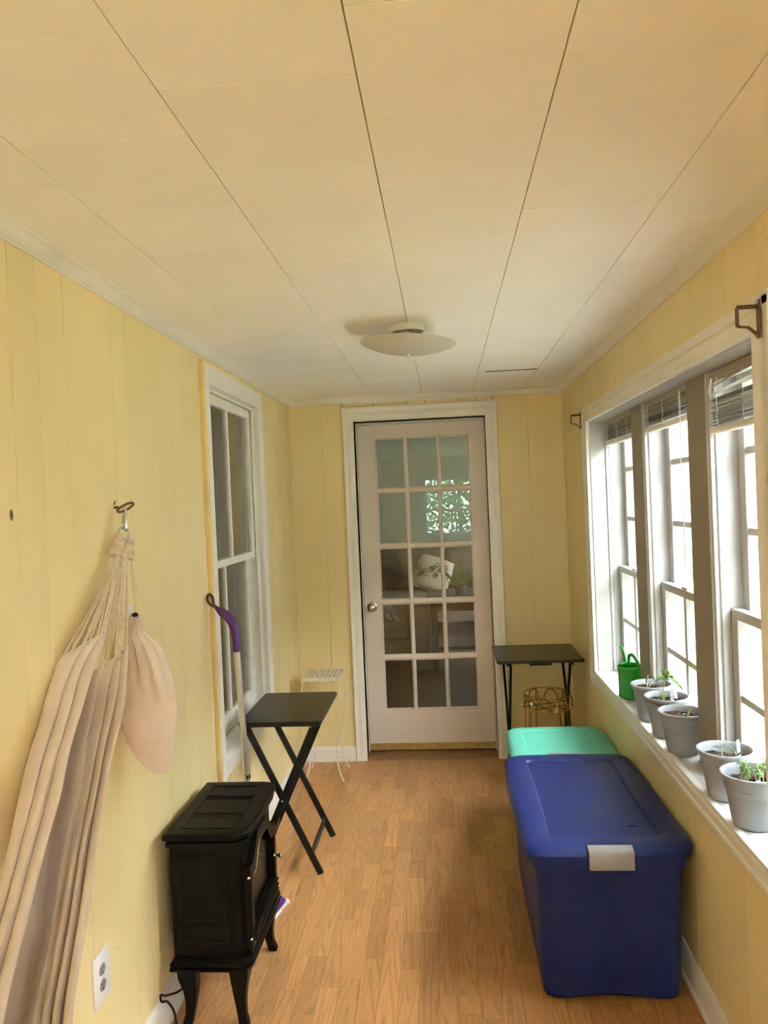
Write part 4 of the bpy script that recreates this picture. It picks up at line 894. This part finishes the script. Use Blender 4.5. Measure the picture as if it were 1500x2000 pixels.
b = NB(); tube(b, smooth_path([(.042, 2.868, 1.207), (.030, 2.866, 1.214), (.018, 2.864, 1.222), (.0095, 2.864, 1.238), (.0125, 2.864, 1.256), (.022, 2.866, 1.258), (.029, 2.868, 1.244), (.030, 2.870, 1.228), (.034, 2.871, 1.214), (.044, 2.872, 1.205)], 5), .0045, 8, flat=1.6); obj('hang_loop', b, M_brown, mp_, label='brown rubber hanging loop')
Mm = Matrix.Translation((.158, 2.872, 0)) @ Matrix.Rotation(rad(-12), 4, 'Z')
b = NB(); loft(b, [[(x, y, z) for x, y in rrect(-.058 + e, .058 - e, -.135 + e, .135 - e, .03)] for z, e in ((.012, .0), (.018, .0), (.024, .006))]); b.transform(Mm); hd = obj('mop_head', b, M_purple, mp_)
b = NB(); box(b, -.035, .035, -.10, .10, .0242, .028, bev=.001); b.transform(Mm); obj('head_plate', b, M_brown, hd)
b = NB()
rp_ = rrect(-.064, .064, -.142, .142, .03, 6)
for k in range(150):
    t = random.random() * len(rp_); i = int(t) % len(rp_); f = t - int(t); p = Vector((*rp_[i], 0)).lerp(Vector((*rp_[(i + 1) % len(rp_)], 0)), f); d = p.normalized()
    tube(b, [p * .97 + Vector((0, 0, .010)), p + d * .004 + Vector((0, 0, .006)), p + d * random.uniform(.006, .010) + Vector((0, 0, .0025))], .0018, 4)
loft(b, [[(x, y, z) for x, y in rrect(-.062, .062, -.139, .139, .03)] for z in (.0005, .012)]); b.transform(Mm); obj('mop_pad', b, M_moppad, mp_)
b = NB(); ball(b, (.152, 2.870, .040), .018, (1, 1.3, 1)); obj('swivel_joint', b, M_purple, mp_)

# ---------------------------------------------------------------- watering can
wc = (1.700, 3.350)
can = empty('watering_can', (*wc, RZ0), 0, 'green plastic watering can on the sill by the far window', 'watering can')
b = NB(); lathe(b, [(0, 0), (.044, 0), (.047, .004), (.0475, .012), (.046, .016), (.047, .020), (.0475, .100), (.050, .128), (.049, .134), (.046, .137), (.0445, .134), (.045, .120), (.043, .02), (0, .01)], (*wc, RZ0), 32, sy=1.15); obj('body', b, M_green, can, smooth=40)
b = NB(); lathe(b, [(.0465, .128), (.044, .140), (.036, .142), (.034, .136), (.036, .130)], (*wc, RZ0), 32, sy=1.15)
for v in list(b.verts):
    if v.co.y < wc[1] + .0: pass
bmesh.ops.delete(b, geom=[v for v in b.verts if v.co.y < wc[1] - .004], context='VERTS'); obj('splash_rim', b, M_green, can, smooth=60)
b = NB(); tube(b, smooth_path([(wc[0] + .002, wc[1] + .02, RZ0 + .135), (wc[0] + .004, wc[1] + .010, RZ0 + .175), (wc[0] + .014, wc[1] - .020, RZ0 + .180), (wc[0] + .026, wc[1] - .052, RZ0 + .150), (wc[0] + .030, wc[1] - .062, RZ0 + .10), (wc[0] + .026, wc[1] - .056, RZ0 + .05)], 6), .0075, 10); obj('handle', b, M_green, can)
b = NB(); tube(b, smooth_path([(wc[0] - .006, wc[1] + .050, RZ0 + .03), (wc[0] - .004, wc[1] + .062, RZ0 + .10), (wc[0] - .008, wc[1] + .050, RZ0 + .16), (wc[0] - .022, wc[1] + .046, RZ0 + .212)], 6), [.009] * 6 + [.0075] * 6 + [.006] * 7, 10); obj('spout', b, M_green, can)

# ---------------------------------------------------------------- potted seedlings on the sill
def pot(x, y, label, soil_z=.118, nested=False, tilt=0):
    t = empty('potted_seedling', (x, y, RZ0), tilt, label, 'plant pot', 'grey seedling pots on the right window sill')
    dz = .006 if nested else 0
    pf = [(0, .002), (.046, 0), (.050, .003), (.056, .040), (.0622, .086), (.0636, .0872), (.0642, .090), (.071, .126), (.0765, .129), (.0785, .134), (.0775, .139), (.073, .1405), (.069, .136), (.066, .120), (.055, .05), (0, .04)]
    b = NB(); lathe(b, [(r, z + dz) for r, z in pf], (x, y, RZ0), 40); obj('pot', b, M_pot, t, smooth=45)
    if nested:
        b = NB(); lathe(b, [(.0455, 0.0), (.052, .004), (.0575, .045), (.071, .117), (.0775, .120), (.0790, .125), (.0770, .129), (.0715, .128)], (x, y, RZ0), 40); obj('outer_pot', b, M_pot, t, smooth=45)
    b = NB(); g = 22; vs = {}
    for i in range(g + 1):
        for j in range(28):
            r = .068 * i / g; a = 2 * pi * j / 28; vs[i, j] = (x + r * cos(a), y + r * sin(a), RZ0 + soil_z + dz + random.uniform(-.0025, .0035) + .004 * sin(a * 2 + x * 50) * i / g)
    c = b.verts.new((x, y, RZ0 + soil_z + dz)); rg = [[b.verts.new(vs[i, j]) for j in range(28)] for i in range(2, g + 1)]
    for j in range(28): b.faces.new((c, rg[0][j], rg[0][(j + 1) % 28]))
    for A, B_ in zip(rg, rg[1:]):
        for j in range(28): b.faces.new((A[j], B_[j], B_[(j + 1) % 28], A[(j + 1) % 28]))
    so = obj('soil', b, M_soil, t, smooth=0)
    b = NB()
    for k in range(80):
        r = .062 * random.random() ** .5; a = random.uniform(0, 2 * pi); s = random.uniform(.003, .007)
        M = Matrix.Translation((x + r * cos(a), y + r * sin(a), RZ0 + soil_z + dz + .003)) @ Matrix.Rotation(random.uniform(0, 6), 4, 'Z') @ Matrix.Rotation(random.uniform(-.6, .6), 4, 'X')
        box(b, -s, s, -s * .5, s * .5, -s * .25, s * .25, bev=s * .12, M=M)
    obj('bark_chips', b, M_chip, so, kind='stuff', smooth=0)
    return t
def leaf(base_, dirv, ln, w, m, parent, curl=.3, n=6, lobes=0, ref=(0, 0, 1)):
    d = Vector(dirv).normalized(); s = d.cross(Vector(ref)); s = s.normalized() if s.length > .05 else Vector((1, 0, 0)); up = s.cross(d); b = NB(); rows2 = []; P = Vector(base_)
    for k in range(n + 1):
        t = k / n; ww = w * (sin(pi * min(1, t * .93 + .04)) ** .8) * (1 + (.35 * abs(sin(t * pi * lobes)) if lobes else 0)); c = P + d * ln * t - Vector((0, 0, 1)) * curl * ln * t * t
        rows2.append([b.verts.new(c - s * ww + up * ww * .25), b.verts.new(c), b.verts.new(c + s * ww + up * ww * .25)])
    for A, B_ in zip(rows2, rows2[1:]):
        for i in (0, 1): b.faces.new((A[i], A[i + 1], B_[i + 1], B_[i]))
    o = obj('leaf', b, m, parent, smooth=80); solid(o, .0005); return o
def stem(pts, r, parent, m=M_stem): return obj('stem', tb(smooth_path(pts, 5), r, 6), m, parent)
def tagp(x, y, z, h, rz, parent, mark=None, w=.012):
    M = Matrix.Translation((x, y, z)) @ Matrix.Rotation(rz, 4, 'Z') @ Matrix.Rotation(rad(-6), 4, 'X')
    b = NB(); prism(b, [(-w / 2, 0), (w / 2, 0), (w / 2, h - .006), (w * .3, h), (-w * .3, h), (-w / 2, h - .006)], 'y', -.0006, .0006); b.transform(M); o = obj('plant_tag', b, M_tag, parent, smooth=0, label='white plastic plant tag')
    if mark:
        b = NB(); tube(b, [(.003 * cos(a) * .7, -.0009, .018 + .0045 * sin(a)) for a in [2 * pi * k / 14 for k in range(11)]], .0006, 5); tube(b, [(-.002, -.0009, .010), (.001, -.0009, .0135), (.003, -.0009, .012)], .0006, 5); b.transform(M); obj('handwriting', b, M_ink, o)
    return o
Z = RZ0 + .118
p1 = pot(1.702, 3.010, 'grey pot of two wilted pale sprouts next to the green watering can')
a = stem([(1.678, 2.985, Z), (1.682, 2.99, Z + .03), (1.686, 2.992, Z + .058)], .0016, p1); b_ = stem([(1.680, 2.985, Z), (1.694, 2.99, Z + .022), (1.706, 2.995, Z + .030)], .0014, p1)
leaf((1.686, 2.992, Z + .058), (.9, .1, .3), .030, .005, M_leafd, a, .9); leaf((1.686, 2.992, Z + .058), (-.3, -.2, -.5), .02, .004, M_leafd, a, .6)
c_ = stem([(1.686, 2.992, Z + .058), (1.700, 2.99, Z + .052), (1.712, 2.985, Z + .036)], .0012, p1, M_leafd); leaf((1.712, 2.985, Z + .036), (.8, 0, -.3), .014, .004, M_leafd, c_, .8)
p2 = pot(1.702, 2.805, 'doubled grey pot with the tall bright-leaved seedling and lettered tag', nested=True)
Z2 = Z + .006; s1 = stem([(1.676, 2.762, Z2), (1.678, 2.763, Z2 + .04), (1.690, 2.765, Z2 + .105)], .0019, p2); s2 = stem([(1.682, 2.765, Z2), (1.684, 2.766, Z2 + .035)], .0015, p2)
for d, l, w, c in (((.9, .1, .35), .034, .016, .5), ((.85, -.3, -.1), .042, .017, .9), ((-.9, 0, .1), .030, .013, .5), ((.2, .2, .9), .028, .012, .3), ((.95, .2, .1), .055, .012, .8), ((-.3, -.3, .5), .020, .009, .4)):
    leaf((1.690, 2.765, Z2 + random.uniform(.085, .107)), d, l * 1.15, w * 1.1, M_leaf, s1, c, lobes=3)
for d, l, w, c in (((-.9, -.1, .1), .026, .007, .9), ((.9, .2, .3), .022, .009, .5), ((-.6, .4, -.1), .018, .006, .8)): leaf((1.684, 2.766, Z2 + .034), d, l, w, M_leaf, s2, c)
tagp(1.716, 2.785, Z2 + .002, .050, 0, p2, True); tagp(1.742, 2.83, Z2, .07, .4, p2)
p3 = pot(1.702, 2.632, 'grey pot partly hidden behind the window post, with short sprouts')
s = stem([(1.694, 2.585, Z), (1.695, 2.585, Z + .022)], .0016, p3); leaf((1.695, 2.585, Z + .022), (-.8, 0, .4), .006, .003, M_stem, s, .4); leaf((1.695, 2.585, Z + .022), (.8, .1, .5), .009, .003, M_stem, s, .3)
stem([(1.703, 2.586, Z), (1.708, 2.588, Z + .02), (1.713, 2.59, Z + .032)], .0014, p3); stem([(1.71, 2.60, Z), (1.722, 2.60, Z + .035)], .0014, p3)
p4 = pot(1.704, 2.240, 'grey pot with two thin seedlings, second nearest on the sill', soil_z=.108)
Z4 = RZ0 + .108
s = stem([(1.684, 2.205, Z4), (1.684, 2.205, Z4 + .020), (1.682, 2.205, Z4 + .045)], .0017, p4); leaf((1.682, 2.205, Z4 + .045), (-.9, .2, .35), .024, .004, M_leafd, s, .3); leaf((1.682, 2.205, Z4 + .045), (.9, 0, .5), .018, .003, M_leaf, s, .0)
s = stem([(1.722, 2.205, Z4), (1.722, 2.205, Z4 + .022), (1.718, 2.205, Z4 + .034)], .0018, p4); leaf((1.718, 2.205, Z4 + .034), (-.7, .1, .8), .022, .0055, M_leaf, s, .1); leaf((1.722, 2.205, Z4 + .02), (.8, .1, .6), .022, .005, M_leafd, s, .0); leaf((1.722, 2.205, Z4 + .01), (.7, -.1, .3), .025, .005, M_leaf, s, .1)
tagp(1.738, 2.225, Z4, .060, .2, p4, w=.010)
p5 = pot(1.704, 2.052, 'nearest grey pot, crowded with feathery seedlings and a blank white tag', soil_z=.108)
rr = random.Random(4)
for k in range(13):
    a = rr.uniform(-.4, 1.2); X = 1.690 + rr.uniform(-.012, .062); Yy = 2.018 + rr.uniform(-.01, .055); hh = rr.uniform(.035, .062); s = stem([(X, Yy, Z4), (X + rr.uniform(-.003, .003), Yy, Z4 + hh * .5), (X + rr.uniform(-.006, .006), Yy, Z4 + hh)], .0015, p5)
    for q in range(6):
        an = rr.uniform(0, 2 * pi); leaf((X, Yy, Z4 + hh * rr.uniform(.75, 1)), (cos(an), sin(an), rr.uniform(-.1, .7)), rr.uniform(.009, .018), .0032, M_leaf, s, .5, lobes=2)
tagp(1.700, 1.995, Z4 + .0, .030, 0, p5, w=.014)

# ---------------------------------------------------------------- living room beyond the door
so = empty('sofa', (.4, 9.4, 0), 0, 'taupe sofa at the back of the dim room beyond the glass door', 'sofa')
def cushion(x0, x1, y0, y1, z0, z1, name, par, b_=.05, m=M_sofa, seg=3): return obj(name, bx(x0, x1, y0, y1, z0, z1, bev=b_, seg=seg), m, par, smooth=60)
cushion(-1.3, 2.1, 9.0, 9.9, .12, .32, 'base_frame', so, .03)
for k in range(3): cushion(-1.05 + k * .98, -.09 + k * .98, 8.98, 9.62, .32, .47, 'seat_cushion', so)
for k in range(3): cushion(-1.05 + k * .98, -.09 + k * .98, 9.50, 9.80, .45, .99, 'back_cushion', so, .09)
cushion(-1.3, -1.06, 8.98, 9.9, .12, .66, 'armrest', so, .06); cushion(1.88, 2.1, 8.98, 9.9, .12, .66, 'armrest', so, .06)
ar = empty('armchair', (.2, 7.35, 0), 0, 'low taupe armchair in the dim room beyond the glass door', 'armchair')
cushion(-.35, .60, 7.02, 7.75, .10, .30, 'base_frame', ar, .03, M_chair); cushion(-.30, .56, 7.00, 7.70, .30, .45, 'seat_cushion', ar, .05, M_chair)
cushion(.56, .76, 6.98, 7.80, .0, .60, 'armrest', ar, .07, M_chair); cushion(-.5, -.31, 6.98, 7.80, .0, .60, 'armrest', ar, .07, M_chair); cushion(-.4, .66, 7.62, 7.85, .1, .60, 'backrest', ar, .07, M_chair)
pil = empty('throw_pillow', (.75, 9.35, .47), 0, 'cream throw pillow with ring pattern on the dim sofa', 'pillow')
b = NB(); x = bmesh.ops.create_grid(b, x_segments=14, y_segments=14, size=.5); top_ = [v for v in b.verts]
for v in top_:
    u, w_ = v.co.x * 2, v.co.y * 2; k = max(0, (1 - u ** 4)) ** .5 * max(0, (1 - w_ ** 4)) ** .5; v.co = Vector((v.co.x * .46 * (1 - .08 * w_ * w_), -.10 * k, v.co.y * .44 * (1 - .08 * u * u)))
g2 = bmesh.ops.duplicate(b, geom=b.faces[:])
for v in [e for e in g2['geom'] if isinstance(e, bmesh.types.BMVert)]: v.co.y *= -1
bmesh.ops.remove_doubles(b, verts=b.verts[:], dist=.0005); b.transform(Matrix.Translation((.76, 9.27, .675)) @ Matrix.Rotation(rad(-14), 4, 'X') @ Matrix.Rotation(rad(20), 4, 'Y'))
M_pil = mat('pillow_fabric', (0.66, .56, .45), .9, var=.1, vscale=30); pc = obj('cover', b, M_pil, pil, smooth=60)
for k in range(34):
    u, v = random.uniform(-.17, .17), random.uniform(-.16, .16); c = Vector((.76 + u, 9.27 - .112 + .35 * (u * u + v * v) - v * .25, .675 + v)); r = random.uniform(.018, .03)
    obj('ring_motif', tb([c + Vector((r * cos(a), 0, r * sin(a))) for a in [2 * pi * q / 14 for q in range(14)]], .005, 4, closed=True), M_brown, pc)
ct = empty('side_table', (1.25, 7.2, 0), 0, 'dark wooden side table carrying a plant beyond the glass door', 'table')
obj('table_top', bx(.735, 1.75, 6.95, 7.5, .655, .700, bev=.004), M_dkwood, ct)
for x, y in ((.80, 7.0), (.80, 7.45), (1.69, 7.0), (1.69, 7.45)): obj('leg', bx(x - .03, x + .03, y - .03, y + .03, 0, .655, bev=.003), M_dkwood, ct)
obj('shelf', bx(.78, 1.71, 6.98, 7.47, .20, .23, bev=.003), M_dkwood, ct); obj('apron', bx(.78, 1.71, 6.97, 6.99, .56, .655), M_dkwood, ct, smooth=0)
al = empty('potted_aloe', (1.055, 7.05, .7), 0, 'small spiky aloe in a grey pot on the dark side table', 'plant')
b = NB(); lathe(b, [(0, 0), (.045, 0), (.058, .075), (.062, .078), (.062, .086), (.056, .084), (.05, .07), (0, .068)], (1.055, 7.05, .7), 24); obj('pot', b, M_dkpot, al, smooth=40)
for d, l, w in (((-.75, -.1, .8), .26, .011), ((.75, -.1, .75), .19, .018), ((.05, 0, 1), .22, .015), ((-.2, 0, .9), .14, .018), ((.4, .1, .8), .15, .018), ((-.9, 0, .35), .11, .011)):
    leaf((1.055 + d[0] * .02, 7.04, .77), d, l, w, M_leaf, al, -.1, ref=(0, -1, .1))
# shaggy dog resting on the armchair
dg = empty('dog', (.28, 7.30, .45), 0, 'small shaggy grey and white dog lying on the armchair beyond the door', 'dog')
me = bpy.data.meshes.new('body'); jt = [(.10, 7.40, .56, .085), (.19, 7.38, .58, .095), (.27, 7.34, .58, .085), (.21, 7.27, .62, .055), (.16, 7.22, .67, .062), (.15, 7.14, .650, .032), (.15, 7.10, .645, .024), (.31, 7.28, .52, .038), (.35, 7.20, .475, .026), (.365, 7.12, .468, .024), (.26, 7.26, .50, .038), (.29, 7.16, .475, .028), (.325, 7.08, .470, .024), (.07, 7.36, .50, .045), (.13, 7.28, .475, .03), (.02, 7.44, .60, .022), (-.04, 7.46, .66, .016), (.125, 7.24, .72, .016), (.112, 7.23, .675, .018), (.195, 7.25, .72, .016), (.212, 7.23, .675, .018)]
ed = [(0, 1), (1, 2), (2, 3), (3, 4), (4, 5), (5, 6), (2, 7), (7, 8), (8, 9), (2, 10), (10, 11), (11, 12), (0, 13), (13, 14), (0, 15), (15, 16), (4, 17), (17, 18), (4, 19), (19, 20)]
me.from_pydata([(a - .28, b - 7.30, c - .45) for a, b, c, r in jt], ed, []); do = bpy.data.objects.new('body', me); COL.objects.link(do); do.parent = dg; WM[do.name] = Matrix.Translation((.28, 7.30, .45))
sk = do.modifiers.new('skin', 'SKIN')
for i, q in enumerate(jt): me.skin_vertices[0].data[i].radius = (q[3], q[3])
me.skin_vertices[0].data[0].use_root = True; sk.use_smooth_shade = True; subd(do, 2); me.materials.append(M_dfur)
b = NB(); rr = random.Random(2)
for a, bb, c, r in jt[:12]:
    for k in range(60):
        d = Vector((rr.gauss(0, 1), rr.gauss(0, 1), rr.gauss(0, 1))).normalized(); p = Vector((a, bb, c)) + d * r * .9
        if p.z < .47: continue
        q = p + d * .012 + Vector((0, 0, -.016)); s = d.orthogonal().normalized() * .002; b.faces.new([b.verts.new(p + s), b.verts.new(p - s), b.verts.new(q)])
obj('fur_tufts', b, M_wfur, dg, smooth=0, kind='stuff')
dg.location.x += .075
b = NB(); ball(b, (.225, 7.075, .653), .011, (1, .8, .8)); obj('nose', b, M_black, dg)
for x in (.211, .253):
    b = NB(); ball(b, (x, 7.163, .690), .006, u=8, v=6); obj('eye', b, M_black, dg)
